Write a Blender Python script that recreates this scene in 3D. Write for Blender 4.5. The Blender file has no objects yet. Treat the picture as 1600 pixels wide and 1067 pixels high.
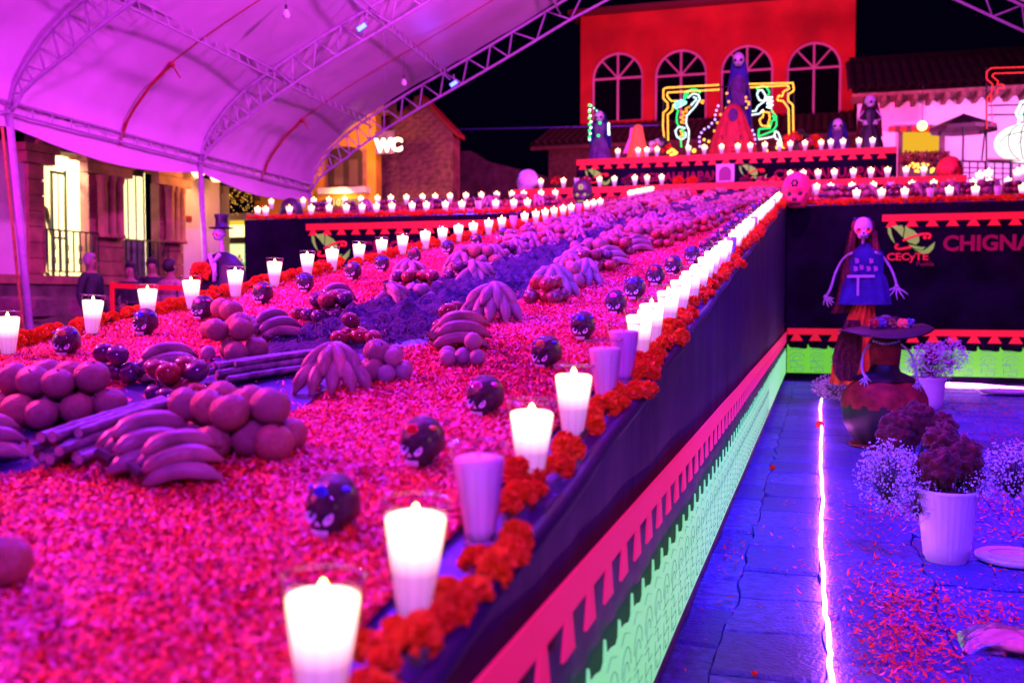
import bpy, math, random
import numpy as np
from mathutils import Vector, Matrix, noise
R = math.radians
rnd = random.Random(7)
sc = bpy.context.scene
col = sc.collection

# ------------------------------------------------------------------ camera
F, H = 1555.0, 1.3                       # focal length in photo pixels (1600 wide), eye height in metres
ph = math.atan(73 / F); th = math.atan(480 / F * math.cos(ph))
cd = Vector((-math.sin(th) * math.cos(ph), math.cos(th) * math.cos(ph), -math.sin(ph)))
cr = Vector((math.cos(th), math.sin(th), 0)); cu = cr.cross(cd)
cam = bpy.data.cameras.new('camera'); co = bpy.data.objects.new('camera', cam); col.objects.link(co)
co.matrix_world = Matrix(((cr.x, cu.x, -cd.x, 0), (cr.y, cu.y, -cd.y, 0), (cr.z, cu.z, -cd.z, H), (0, 0, 0, 1)))
cam.sensor_width = 36; cam.lens = F * 36 / 1600; cam.clip_end = 500; cam.clip_start = 0.05
cam.dof.use_dof = True; cam.dof.focus_distance = 5.0; cam.dof.aperture_fstop = 2.5
sc.camera = co
# ------------------------------------------------------------------ world, exposure
w = bpy.data.worlds.new('World'); sc.world = w; w.use_nodes = True
bg = w.node_tree.nodes['Background']
bg.inputs[0].default_value = (0.12, 0.06, 1, 1); bg.inputs[1].default_value = 0.004
sc.view_settings.view_transform = 'Standard'; sc.view_settings.look = 'None'
sc.view_settings.exposure = 0; sc.view_settings.gamma = 1; sc.view_settings.use_curve_mapping = False
sc.cycles.use_denoising = True
sc.cycles.max_bounces = 6; sc.cycles.diffuse_bounces = 3; sc.cycles.glossy_bounces = 3
sc.cycles.transparent_max_bounces = 40; sc.cycles.transmission_bounces = 4
sc.cycles.sample_clamp_indirect = 4; sc.cycles.caustics_reflective = False; sc.cycles.caustics_refractive = False

# ------------------------------------------------------------------ photo point -> place in the world
def ray(x, y): return cd + cr * ((x - 800) / F) + cu * ((533.5 - y) / F)
C0 = Vector((0, 0, H))
def PY(x, y, Y): v = ray(x, y); return C0 + v * (Y / v.y)
def PX(x, y, X): v = ray(x, y); return C0 + v * (X / v.x)
def PZ(x, y, z): v = ray(x, y); return C0 + v * ((z - H) / v.z)
RZ, RS = 0.61, 0.132                      # the altar ramp: z = RZ + RS * Y
def rz(Y): return RZ + RS * Y
def RP(x, y): v = ray(x, y); return C0 + v * ((RZ - H) / (v.z - RS * v.y))

# ------------------------------------------------------------------ lamps
def lamp(name, kind, loc, target, color, energy, size=0.3, parent=None, spot=None, blend=0.6):
    l = bpy.data.lights.new(name, kind); l.color = color; l.energy = energy
    if kind == 'AREA': l.shape = 'SQUARE'; l.size = size
    if kind == 'SPOT': l.spot_size = R(spot); l.spot_blend = blend; l.shadow_soft_size = size
    if kind == 'POINT': l.shadow_soft_size = size
    o = bpy.data.objects.new(name, l); col.objects.link(o)
    o.location = loc
    if target is not None:
        o.rotation_euler = (Vector(target) - Vector(loc)).to_track_quat('-Z', 'Y').to_euler()
    return o
MAG = (1, 0.03, 0.75); BLU = (0.05, 0.02, 1); VIO = (0.45, 0.04, 1)
# magenta floods washing the canopy and the ramp, placed out of view
lamp('flood_magenta', 'AREA', (-5.6, 1.0, 3.0), (-6.0, 7, 9), (0.85, 0.06, 1), 1350, 0.5)
lamp('flood_magenta', 'AREA', (-0.5, 13.0, 7.4), (-7, 19, 7.6), (0.92, 0.09, 1), 1500, 0.5)
lamp('flood_magenta', 'AREA', (1.0, 5.0, 6.6), (-4.5, 9.5, 9.6), (0.85, 0.06, 1), 800, 0.5)
lamp('flood_magenta', 'SPOT', (-8.0, 4.5, 4.4), (-2.2, 5.0, 1.1), (1, 0.035, 0.20), 4300, 0.15, spot=110)
lamp('flood_magenta', 'SPOT', (-8.5, 12.5, 5.4), (-2.2, 13.5, 2.2), (1, 0.015, 0.15), 1900, 0.15, spot=100)
# blue floods over the aisle and over the ramp
lamp('flood_blue', 'SPOT', (1.2, 2.5, 6.6), (-0.15, 6.5, 0), (0.015, 0.03, 1), 5200, 0.12, spot=46, blend=.9)
lamp('flood_blue', 'SPOT', (2.6, 9.5, 6.8), (0.3, 12.5, 0), (0.015, 0.02, 1), 1500, 0.15, spot=70, blend=.9)
lamp('flood_blue', 'SPOT', (-4.2, 8.0, 7.6), (-2.0, 5.0, 1.0), (0.10, 0.01, 1), 5000, 0.12, spot=130)
lamp('fill_violet', 'SPOT', (1.2, -3.0, 4.4), (-1.4, 4.0, 1.1), (0.36, 0.03, 1), 2000, 0.2, spot=60)  # unseen fill added behind the camera to light front faces

# ------------------------------------------------------------------ materials
MATS = {}
def mat(name, color, rough=0.6, var=0.0, scale=8.0, bump=0.0, bscale=None, metal=0.0, emit=None, estr=0.0, sss=0.0, spec=0.5, color2=None, coat=0.0, sheen=0.0, detail=4, rand=None):
    if name in MATS: return MATS[name]
    m = bpy.data.materials.new(name); m.use_nodes = True; nt = m.node_tree; N = nt.nodes; L = nt.links
    b = N['Principled BSDF']
    b.inputs['Base Color'].default_value = (*color, 1); b.inputs['Roughness'].default_value = rough
    b.inputs['Metallic'].default_value = metal; b.inputs['Specular IOR Level'].default_value = spec
    b.inputs['Coat Weight'].default_value = coat; b.inputs['Sheen Weight'].default_value = sheen
    if sss: b.inputs['Subsurface Weight'].default_value = sss; b.inputs['Subsurface Scale'].default_value = 0.02
    tc = N.new('ShaderNodeTexCoord')
    if var or color2:
        n = N.new('ShaderNodeTexNoise'); n.inputs['Scale'].default_value = scale; n.inputs['Detail'].default_value = detail
        L.new(tc.outputs['Object'], n.inputs['Vector'])
        r = N.new('ShaderNodeValToRGB'); r.color_ramp.elements[0].position = 0.35; r.color_ramp.elements[1].position = 0.68
        c2 = color2 or tuple(min(1, c * (1 + var)) for c in color)
        c1 = color if color2 else tuple(c * (1 - var) for c in color)
        r.color_ramp.elements[0].color = (*c1, 1); r.color_ramp.elements[1].color = (*c2, 1)
        L.new(n.outputs[0], r.inputs[0]); L.new(r.outputs[0], b.inputs['Base Color'])
    if rand:
        oi = N.new('ShaderNodeObjectInfo'); mx = N.new('ShaderNodeMix'); mx.data_type = 'RGBA'
        src = b.inputs['Base Color'].links[0].from_socket if b.inputs['Base Color'].links else None
        if src: L.new(src, mx.inputs['A'])
        else: mx.inputs['A'].default_value = (*color, 1)
        mx.inputs['B'].default_value = (*rand, 1); L.new(oi.outputs['Random'], mx.inputs['Factor']); L.new(mx.outputs['Result'], b.inputs['Base Color'])
    if bump:
        n2 = N.new('ShaderNodeTexNoise'); n2.inputs['Scale'].default_value = bscale or scale * 3; n2.inputs['Detail'].default_value = 5
        L.new(tc.outputs['Object'], n2.inputs['Vector'])
        bp = N.new('ShaderNodeBump'); bp.inputs['Strength'].default_value = bump; bp.inputs['Distance'].default_value = 0.02
        L.new(n2.outputs[0], bp.inputs['Height']); L.new(bp.outputs[0], b.inputs['Normal'])
    if emit:
        b.inputs['Emission Color'].default_value = (*emit, 1); b.inputs['Emission Strength'].default_value = estr
    MATS[name] = m
    return m
def glassmat(name, tint=(1, 1, 1), ior=1.45, rough=0.02):
    m = bpy.data.materials.new(name); m.use_nodes = True; nt = m.node_tree; N = nt.nodes; L = nt.links; N.clear()
    o = N.new('ShaderNodeOutputMaterial'); mx = N.new('ShaderNodeMixShader'); t = N.new('ShaderNodeBsdfTransparent'); g = N.new('ShaderNodeBsdfGlossy')
    f = N.new('ShaderNodeFresnel'); f.inputs[0].default_value = ior
    t.inputs[0].default_value = (*tint, 1); g.inputs[1].default_value = rough
    lw = N.new('ShaderNodeLayerWeight'); lw.inputs[0].default_value = 0.3; mm = N.new('ShaderNodeMath'); mm.operation = 'MULTIPLY'; mm.inputs[1].default_value = (ior-1)*1.1
    L.new(lw.outputs['Facing'], mm.inputs[0]); L.new(mm.outputs[0], mx.inputs[0]); L.new(t.outputs[0], mx.inputs[1]); L.new(g.outputs[0], mx.inputs[2]); L.new(mx.outputs[0], o.inputs[0])
    MATS[name] = m; return m
def waxlit(name, h, s):  # flame's glow painted into the wax emission, fading downwards
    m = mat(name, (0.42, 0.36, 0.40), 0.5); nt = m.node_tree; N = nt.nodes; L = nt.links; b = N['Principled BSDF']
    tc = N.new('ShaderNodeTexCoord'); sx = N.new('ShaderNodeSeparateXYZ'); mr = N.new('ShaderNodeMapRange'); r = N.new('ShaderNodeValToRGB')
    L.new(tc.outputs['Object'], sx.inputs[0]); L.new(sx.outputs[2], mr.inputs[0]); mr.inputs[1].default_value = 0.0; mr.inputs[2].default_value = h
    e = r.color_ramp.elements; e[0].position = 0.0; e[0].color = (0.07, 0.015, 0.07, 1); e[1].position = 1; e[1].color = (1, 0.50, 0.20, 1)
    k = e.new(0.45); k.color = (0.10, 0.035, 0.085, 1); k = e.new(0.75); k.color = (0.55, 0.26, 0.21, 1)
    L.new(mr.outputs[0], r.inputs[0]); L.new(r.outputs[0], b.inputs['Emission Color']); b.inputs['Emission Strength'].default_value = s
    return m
def emis(name, color, s):
    m = bpy.data.materials.new(name); m.use_nodes = True; N = m.node_tree.nodes; N.clear()
    o = N.new('ShaderNodeOutputMaterial'); e = N.new('ShaderNodeEmission'); e.inputs[0].default_value = (*color, 1); e.inputs[1].default_value = s
    m.node_tree.links.new(e.outputs[0], o.inputs[0]); MATS[name] = m; return m

M = {}
M['glass'] = glassmat('clear_glass', (0.97, 0.97, 0.98), 1.38)
M['rim'] = glassmat('thick_glass', (0.75, 0.70, 0.80), 1.9, 0.1)
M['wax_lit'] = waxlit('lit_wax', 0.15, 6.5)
M['wax'] = mat('cold_wax', (0.92, 0.90, 0.92), 0.35, sss=0.5)
M['flame'] = emis('flame', (1, 0.5, 0.12), 30)
M['wick'] = mat('wick', (0.02, 0.02, 0.02))
M['choc'] = mat('black_sugar', (0.030, 0.016, 0.035), 0.24, 0.5, 40, bump=0.6, bscale=30, coat=0.4)
M['icing'] = mat('white_icing', (0.92, 0.88, 0.95), 0.4)
M['foil_r'] = mat('red_foil', (0.8, 0.02, 0.05), 0.3, metal=0.5); M['foil_b'] = mat('blue_foil', (0.06, 0.08, 0.9), 0.3, metal=0.5); M['foil_g'] = mat('gold_foil', (0.7, 0.4, 0.1), 0.3, metal=0.5); M['foil_p'] = mat('pink_foil', (0.8, 0.1, 0.5), 0.3, metal=0.5)
M['orange'] = mat('orange_peel', (0.42, 0.16, 0.10), 0.36, 0.25, 5, bump=0.35, bscale=220, spec=0.5, rand=(0.25, 0.13, 0.17))
M['persimmon'] = mat('dark_glossy_skin', (0.34, 0.05, 0.03), 0.14, 0.5, 9, coat=0.6, rand=(0.14, 0.03, 0.05))
M['plum'] = mat('dark_plum_skin', (0.09, 0.03, 0.09), 0.2, 0.4, 12, coat=0.3)
M['guava'] = mat('pale_guava_skin', (0.40, 0.25, 0.27), 0.4, 0.2, 10, bump=0.2, bscale=120, rand=(0.26,0.20,0.30))
M['banana'] = mat('banana_peel', (0.40, 0.21, 0.20), 0.42, 0.45, 13, bump=0.25, bscale=34, rand=(0.24,0.15,0.20))
M['bantip'] = mat('banana_tip', (0.06, 0.04, 0.04), 0.8)
M['cane'] = mat('cane_bark', (0.20, 0.15, 0.22), 0.42, 0.55, 22, bump=0.3, bscale=60)
M['canecut'] = mat('cane_cut_end', (0.45, 0.30, 0.32), 0.7, 0.2, 60)
M['moss'] = mat('dark_moss', (0.035, 0.025, 0.09), 0.95, 0.6, 30, bump=0.9, bscale=70)
M['tarp'] = mat('blue_tarp', (0.03, 0.02, 0.14), 0.4, 0.3, 5, bump=0.3, bscale=12)
M['carpet'] = mat('petal_bed', (0.45, 0.015, 0.04), 0.9, 0.5, 50, bump=0.8, bscale=90, color2=(0.7, 0.05, 0.08))
M['pet_o'] = mat('orange_petal', (0.90, 0.09, 0.02), 0.55); M['pet_r'] = mat('red_petal', (0.62, 0.015, 0.03), 0.6)
M['pet_p'] = mat('pale_petal', (0.90, 0.20, 0.34), 0.5); M['pet_d'] = mat('dark_petal', (0.22, 0.01, 0.05), 0.7)
M['mari'] = mat('marigold', (1.0, 0.085, 0.004), 0.65, 0.35, 35, bump=0.4, bscale=60, emit=(1,.03,.0), estr=.07)  # both marigold tones get a very faint added glow
M['mari_d'] = mat('marigold_deep', (0.90, 0.045, 0.005), 0.65, 0.35, 35, bump=0.4, bscale=60, emit=(1,.03,.0), estr=.05)
M['cloth'] = mat('black_satin_cloth', (0.022, 0.008, 0.060), 0.55, 0.3, 3, bump=0.4, bscale=5, spec=0.15)
M['cloth_d'] = mat('black_cloth', (0.006, 0.003, 0.016), 0.8, 0.5, 2.5, bump=0.5, bscale=4, spec=0.06)
M['neonpink'] = mat('fluorescent_pink_paint', (0.95, 0.10, 0.16), 0.6, 0.08, 5, emit=(1, 0.012, 0.035), estr=0.42)  # fluorescent glow under blue lamps imitated by a small emission in each paint
M['neonred'] = mat('fluorescent_red_paint', (0.6, 0.03, 0.02), 0.6, 0.08, 5, emit=(1, 0.012, 0.002), estr=0.36)
M['neongreen'] = mat('fluorescent_green_paint', (0.06, 0.60, 0.03), 0.6, 0.12, 5, emit=(0.20, 0.85, 0.02), estr=0.62, spec=.1)
M['neongreen_lit'] = mat('fluorescent_green_paint_lit', (0.12, 0.60, 0.22), 0.6, 0.12, 5, emit=(0.28, 0.95, 0.34), estr=0.75, spec=.1)  # green paint again, with the LED and violet light put into its colour
M['logogreen'] = mat('printed_green', (0.2, 0.7, 0.05), 0.6, emit=(0.16, 0.62, 0.02), estr=0.40)  # printed emblems and lettering get a small added glow
M['logored'] = mat('printed_red', (0.8, 0.04, 0.03), 0.6, emit=(1, 0.02, 0.01), estr=0.22)
M['print'] = mat('printed_crimson', (0.22, 0.01, 0.05), 0.7, emit=(0.5, 0.01, 0.10), estr=0.10, spec=.1)
M['paintline'] = mat('dark_paint_line', (0.07, 0.16, 0.16), 0.7, emit=(.1,.3,.25), estr=.35)  # lines get a weak added glow along with the border paint
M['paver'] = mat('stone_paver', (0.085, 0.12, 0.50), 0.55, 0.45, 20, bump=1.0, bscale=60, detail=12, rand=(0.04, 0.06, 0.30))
M['ground'] = mat('dark_mortar', (0.03, 0.03, 0.05), 0.95, 0.4, 6, bump=0.4)
M['rope'] = emis('led_rope_glow', (1, 0.16, 0.95), 42)
M['bucket'] = mat('white_plastic', (0.72, 0.70, 0.75), 0.35)
M['cocks'] = mat('cockscomb_velvet', (0.12, 0.006, 0.012), 0.95, 0.5, 25, bump=1.0, bscale=45, sheen=0.15)
M['stem'] = mat('green_stem', (0.04, 0.07, 0.03), 0.8)
M['gyp'] = mat('babys_breath', (0.75, 0.70, 0.8), 0.7)
M['white'] = mat('white_plaster', (0.70, 0.66, 0.68), 0.8, 0.08, 2, bump=0.2)
M['bone'] = mat('painted_bone', (0.55, 0.46, 0.60), 0.5, 0.08, 10)
M['hair'] = mat('reddish_hair', (0.16, 0.015, 0.03), 0.7, 0.5, 30, bump=0.6, bscale=40)
M['bluedress'] = mat('blue_fabric', (0.03, 0.02, 0.26), 0.8, 0.3, 6, bump=0.3)
M['orangecloth'] = mat('orange_fabric', (0.75, 0.12, 0.02), 0.8, 0.3, 6, bump=0.3)
M['redcloth'] = mat('red_fabric', (0.32, 0.02, 0.02), 0.85, 0.4, 10, bump=0.4)
M['purple'] = mat('purple_fabric', (0.09, 0.03, 0.16), 0.8, 0.4, 6, bump=0.4)
M['black'] = mat('black_paint', (0.012, 0.010, 0.016), 0.5)
M['redeye'] = mat('fluorescent_red_eye', (0.9, 0.05, 0.04), 0.6, emit=(1, 0.02, 0.02), estr=0.5)  # eye paint given a small glow of its own
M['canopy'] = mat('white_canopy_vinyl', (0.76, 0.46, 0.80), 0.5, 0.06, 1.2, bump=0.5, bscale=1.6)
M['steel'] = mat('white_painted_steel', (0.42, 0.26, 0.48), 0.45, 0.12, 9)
M['wood'] = mat('brown_wood_strip', (0.35, 0.14, 0.04), 0.7, 0.3, 14)
M['strap'] = mat('red_strap', (0.32, 0.01, 0.02), 0.8, 0.2, 20)

# ------------------------------------------------------------------ mesh builder
class MB:
    def __init__(s): s.v = []; s.f = []; s.m = []
    def add(s, vs, fs, mi=0):
        o = len(s.v); s.v += [tuple(v) for v in vs]; s.f += [tuple(i + o for i in f) for f in fs]; s.m += [mi] * len(fs); return s
    def box(s, a, b, mi=0, bev=0):
        x0, y0, z0 = a; x1, y1, z1 = b
        vs = [(x0,y0,z0),(x1,y0,z0),(x1,y1,z0),(x0,y1,z0),(x0,y0,z1),(x1,y0,z1),(x1,y1,z1),(x0,y1,z1)]
        return s.add(vs, [(0,3,2,1),(4,5,6,7),(0,1,5,4),(1,2,6,5),(2,3,7,6),(3,0,4,7)], mi)
    def tube(s, pts, r, n=8, mi=0, cap=True, rs=None):
        pts = [Vector(p) for p in pts]; vs = []; fs = []; prev = None
        for i, p in enumerate(pts):
            d = (pts[min(i+1, len(pts)-1)] - pts[max(i-1, 0)])
            d = d.normalized() if d.length > 1e-9 else Vector((0,0,1))
            if prev is None:
                a = Vector((0,0,1)) if abs(d.z) < 0.9 else Vector((1,0,0)); u = d.cross(a).normalized()
            else:
                u = (prev - d * prev.dot(d)).normalized()
            prev = u; v = d.cross(u); rr = rs[i] if rs else r
            for k in range(n):
                t = 2*math.pi*k/n; vs.append(p + u*(rr*math.cos(t)) + v*(rr*math.sin(t)))
        for i in range(len(pts)-1):
            for k in range(n): fs.append((i*n+k, i*n+(k+1)%n, (i+1)*n+(k+1)%n, (i+1)*n+k))
        if cap: fs.append(tuple(range(n-1,-1,-1))); fs.append(tuple((len(pts)-1)*n+k for k in range(n)))
        return s.add(vs, fs, mi)
    def lathe(s, prof, n=16, c=(0,0,0), mi=0, sx=1, sy=1, fl=0, nf=0, cap0=True, cap1=False):
        vs = []; fs = []; c = Vector(c)
        for r_, z in prof:
            for k in range(n):
                t = 2*math.pi*k/n; rr = r_*(1+fl*(math.cos(nf*t) if nf else 0))
                vs.append(c + Vector((rr*math.cos(t)*sx, rr*math.sin(t)*sy, z)))
        for i in range(len(prof)-1):
            for k in range(n): fs.append((i*n+k, i*n+(k+1)%n, (i+1)*n+(k+1)%n, (i+1)*n+k))
        if cap0: fs.append(tuple(range(n-1,-1,-1)))
        if cap1: fs.append(tuple((len(prof)-1)*n+k for k in range(n)))
        return s.add(vs, fs, mi)
    def ball(s, c, r, n=12, m=8, mi=0, fn=None):
        vs = []; fs = []; c = Vector(c); rr = r if isinstance(r, (tuple, list)) else (r, r, r)
        for i in range(m+1):
            e = math.pi*i/m - math.pi/2
            for k in range(n):
                a = 2*math.pi*k/n; d = Vector((math.cos(e)*math.cos(a), math.cos(e)*math.sin(a), math.sin(e)))
                q = fn(d) if fn else d
                vs.append(c + Vector((q.x*rr[0], q.y*rr[1], q.z*rr[2])))
        for i in range(m):
            for k in range(n): fs.append((i*n+k, i*n+(k+1)%n, (i+1)*n+(k+1)%n, (i+1)*n+k))
        return s.add(vs, fs, mi)
    def poly(s, pts, th, nrm, mi=0):
        nrm = Vector(nrm) * th; n = len(pts); a = [Vector(p) for p in pts]; b = [p + nrm for p in a]
        return s.add(a + b, [tuple(range(n-1,-1,-1)), tuple(range(n, 2*n))] + [(i, (i+1)%n, n+(i+1)%n, n+i) for i in range(n)], mi)
    def build(s, name, mats, parent=None, smooth=False, origin=None):
        me = bpy.data.meshes.new(name)
        root = parent
        while root is not None and root.parent is not None: root = root.parent
        o3 = Vector(origin) if origin is not None else (root.location if root is not None and root.get('wo') else Vector((0,0,0)))
        me.from_pydata([(x-o3.x, y-o3.y, z-o3.z) for x, y, z in s.v], [], s.f)
        mats = mats if isinstance(mats, list) else [mats]
        for m_ in mats: me.materials.append(m_)
        if len(mats) > 1: me.polygons.foreach_set('material_index', s.m)
        if smooth: me.polygons.foreach_set('use_smooth', [True]*len(me.polygons))
        me.update()
        o = bpy.data.objects.new(name, me); col.objects.link(o)
        if origin is not None and parent is None: o.location = o3
        if parent is not None: o.parent = parent
        if parent is not None and parent.get('wo'): o['wo2'] = 1
        return o
def tag(o, label=None, cat=None, group=None, kind=None):
    if label: o['label'] = label
    if cat: o['category'] = cat
    if group: o['group'] = group
    if kind: o['kind'] = kind
    return o
def empty(name, loc=(0,0,0), label=None, cat=None, group=None, world=True):
    o = bpy.data.objects.new(name, None); col.objects.link(o); o.location = loc; o.empty_display_size = 0.1
    if world: o['wo'] = 1            # parts are written in world coordinates and shifted to this base
    return tag(o, label, cat, group)
KIDS = {}
def kids(o):
    if o.name not in KIDS: KIDS[o.name] = list(o.children)
    return KIDS[o.name]
def copy_tree(o, parent=None):
    c = o.copy(); col.objects.link(c)
    if parent is not None: c.parent = parent
    for ch in kids(o): copy_tree(ch, c)
    return c
class Stock:
    """first take uses the built thing itself, later takes copy it"""
    def __init__(s, o): s.o = o; s.used = False
    def take(s, loc, rot=(0,0,0), sc_=1.0, label=None, group=None):
        if s.used: c = copy_tree(s.o)
        else: c = s.o; kids(c); [kids(k) for k in kids(c)]; s.used = True
        c.location = loc; c.rotation_euler = rot; c.scale = (sc_, sc_, sc_)
        if label: c['label'] = label
        if group: c['group'] = group
        return c
def prune():
    for st in STOCKS:
        if not st.used:
            for k in list(st.o.children_recursive): bpy.data.objects.remove(k)
            bpy.data.objects.remove(st.o)
STOCKS = []
def stock(o): s = Stock(o); STOCKS.append(s); return s
ORD = ['first','second','third','fourth','fifth','sixth','seventh','eighth','ninth','tenth','eleventh','twelfth','thirteenth','fourteenth','fifteenth','sixteenth','seventeenth','eighteenth','nineteenth','twentieth']
def ordn(i):
    if i < 20: return ORD[i]
    tens = ['twenty','thirty','forty','fifty'][(i+1)//10-2]
    return (tens[:-1]+'ieth') if (i+1) % 10 == 0 else tens+'-'+ORD[(i+1) % 10-1]

# ================================================================== GROUND AND PAVING
g = MB(); g.add([(-90,-20,-0.05),(90,-20,-0.05),(90,160,-0.05),(-90,160,-0.05)], [(0,1,2,3)])
tag(g.build('ground', M['ground']), 'dark street ground around the tent', kind='structure')
pav = empty('pavement', (0, 8, 0)); tag(pav, 'grey stone slab pavement of the aisle', kind='structure')
cx = [-0.68, -0.33, 0.03, 0.50, 1.02, 1.50, 2.05, 2.6, 3.3, 4.0]
ry = [1.9 + 0.455*i for i in range(31)]
def wob(x, y): return Vector((x + 0.035*noise.noise(Vector((x*3.1, y*4.3, 1.7))) + 0.016*noise.noise(Vector((x*9, y*13, 4))) , y + 0.035*noise.noise(Vector((x*4.7, y*2.9, 7.3))), 0))
for i in range(len(cx)-1):
    for j in range(len(ry)-1):
        off = 0.18 if i % 2 else 0.0
        x0, x1, y0, y1 = cx[i], cx[i+1], ry[j]+off, ry[j+1]+off
        k = 5; ring = []
        for a in range(k): ring.append((x0+(x1-x0)*a/k, y0))
        for a in range(k): ring.append((x1, y0+(y1-y0)*a/k))
        for a in range(k): ring.append((x1-(x1-x0)*a/k, y1))
        for a in range(k): ring.append((x0, y1-(y1-y0)*a/k))
        c = Vector(((x0+x1)/2, (y0+y1)/2, 0)); h = rnd.uniform(-0.010, 0.006)
        P = [wob(*q) for q in ring]
        if rnd.random() < 0.12 and i > 0:
            q = rnd.choice([0, 5, 10, 15]); P[q] = P[q].lerp(c, 0.13)
        def inset(p, d, z): return Vector((p.x+(d*.3 if p.x < c.x else -d*.3)*min(1, abs(p.x-c.x)*9), p.y+(d*1.5 if p.y < c.y else -d*1.5)*min(1, abs(p.y-c.y)*9), z))
        n = len(P); b = MB()
        vs = [inset(p, 0.004, -0.05) for p in P] + [inset(p, 0.006, h-0.012) for p in P] + [inset(p, 0.016, h) for p in P]
        fs = [(q, (q+1)%n, n+(q+1)%n, n+q) for q in range(n)] + [(n+q, n+(q+1)%n, 2*n+(q+1)%n, 2*n+q) for q in range(n)] + [tuple(range(2*n, 3*n))]
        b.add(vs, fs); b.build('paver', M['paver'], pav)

# ================================================================== ALTAR
XR, XL = -0.50, -3.42
Y0, YC, YE = 0.2, 15.55, 21.0
altar = empty('altar_ramp', (-1.9, 8, 0), 'long sloping altar ramp draped in black cloth with pink and green painted borders', 'altar')
b = MB()
b.add([(XL,Y0,0),(XR-.02,Y0,0),(XR-.02,YE,0),(XL,YE,0),(XL,Y0,rz(Y0)-.02),(XR+.006,Y0,rz(Y0)-.006),(XR+.006,YE,rz(YE)-.006),(XL,YE,rz(YE)-.02)],
      [(0,3,2,1),(0,1,5,4),(2,3,7,6),(3,0,4,7),(4,5,6,7)])
b.build('platform', M['tarp'], altar)
# side cloth with soft folds, in a long sheet
def cloth_sheet(name, A, B, z0f, z1f, nrm, mt, parent, nx=160, nz=14, amp=0.02, seed=0.0, bulge=0.0, folds=2.2):
    A = Vector(A); B = Vector(B); n_ = Vector(nrm); Ld = (B-A).length; m = MB(); vs = []; fs = []
    for i in range(nx+1):
        t = i/nx; p = A.lerp(B, t)
        for j in range(nz+1):
            s_ = j/nz; z = z0f(p) + (z1f(p)-z0f(p))*s_
            d = amp*(noise.noise(Vector((t*Ld*folds, s_*1.2, seed))) + 0.5*noise.noise(Vector((t*Ld*folds*2.7, s_*2.5, seed+5)))) + bulge*math.sin(s_*math.pi)
            vs.append(Vector((p.x, p.y, z)) + n_*(d + amp))
    for i in range(nx):
        for j in range(nz):
            q = i*(nz+1)+j; fs.append((q, q+nz+1, q+nz+2, q+1))
    m.add(vs, fs); return m.build(name, mt, parent, smooth=True)
cloth_sheet('side_cloth', (XR,Y0,0), (XR,YC,0), lambda p: 0.015, lambda p: rz(p.y)+0.004, (1,0,0), M['cloth'], altar, 260, 16, 0.010, 1.0)
# top hem: roll of black cloth over the edge
hem = MB(); hem.tube([(XR-0.002+0.004*math.sin(y*7), y, rz(y)+0.0) for y in np.arange(Y0, YC, 0.12)], 0.020, 8)
hem.build('hem', M['cloth'], altar, smooth=True)
def border(prefix, A, dirv, length, ztop, pitch, nrm, parent, m_band, bh=0.075, tth=0.075, neck=0.09, foot=0.16, gap=0.0):
    """painted band with a row of flared teeth hanging under it, each tooth a part"""
    A = Vector(A); d = Vector(dirv).normalized(); n_ = Vector(nrm)
    P = lambda s_, z: Vector((A.x, A.y, 0)) + d*s_ + Vector((0,0,z + .007*noise.noise(Vector((s_*.9, A.z, 3)))))
    m = MB(); 
    k = max(2, int(length/1.0))
    for i in range(k):
        a, c_ = length*i/k, length*(i+1)/k
        m.poly([P(a, ztop-bh), P(c_, ztop-bh), P(c_, ztop), P(a, ztop)], 0.006, n_)
    m.build('painted_band', m_band, parent)
    nT = int(length/pitch); tm = None
    for i in range(nT):
        s0 = pitch*(i+0.5)
        pts = [P(s0-foot*pitch*.5/.16*1.0, ztop-bh-tth), P(s0+foot*pitch*.5/.16, ztop-bh-tth), P(s0+neck*pitch*.5/.16, ztop-bh-0.001), P(s0-neck*pitch*.5/.16, ztop-bh-0.001)]
        t_ = MB(); t_.poly(pts, 0.006, n_)
        t_.build('painted_tooth', m_band, parent)
border('side', (XR+0.034, 1.0, 0), (0,1,0), YC-1.05, 0.745, 0.195, (1,0,0), altar, M['neonpink'], 0.075, 0.080, 0.036, 0.078)
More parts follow.
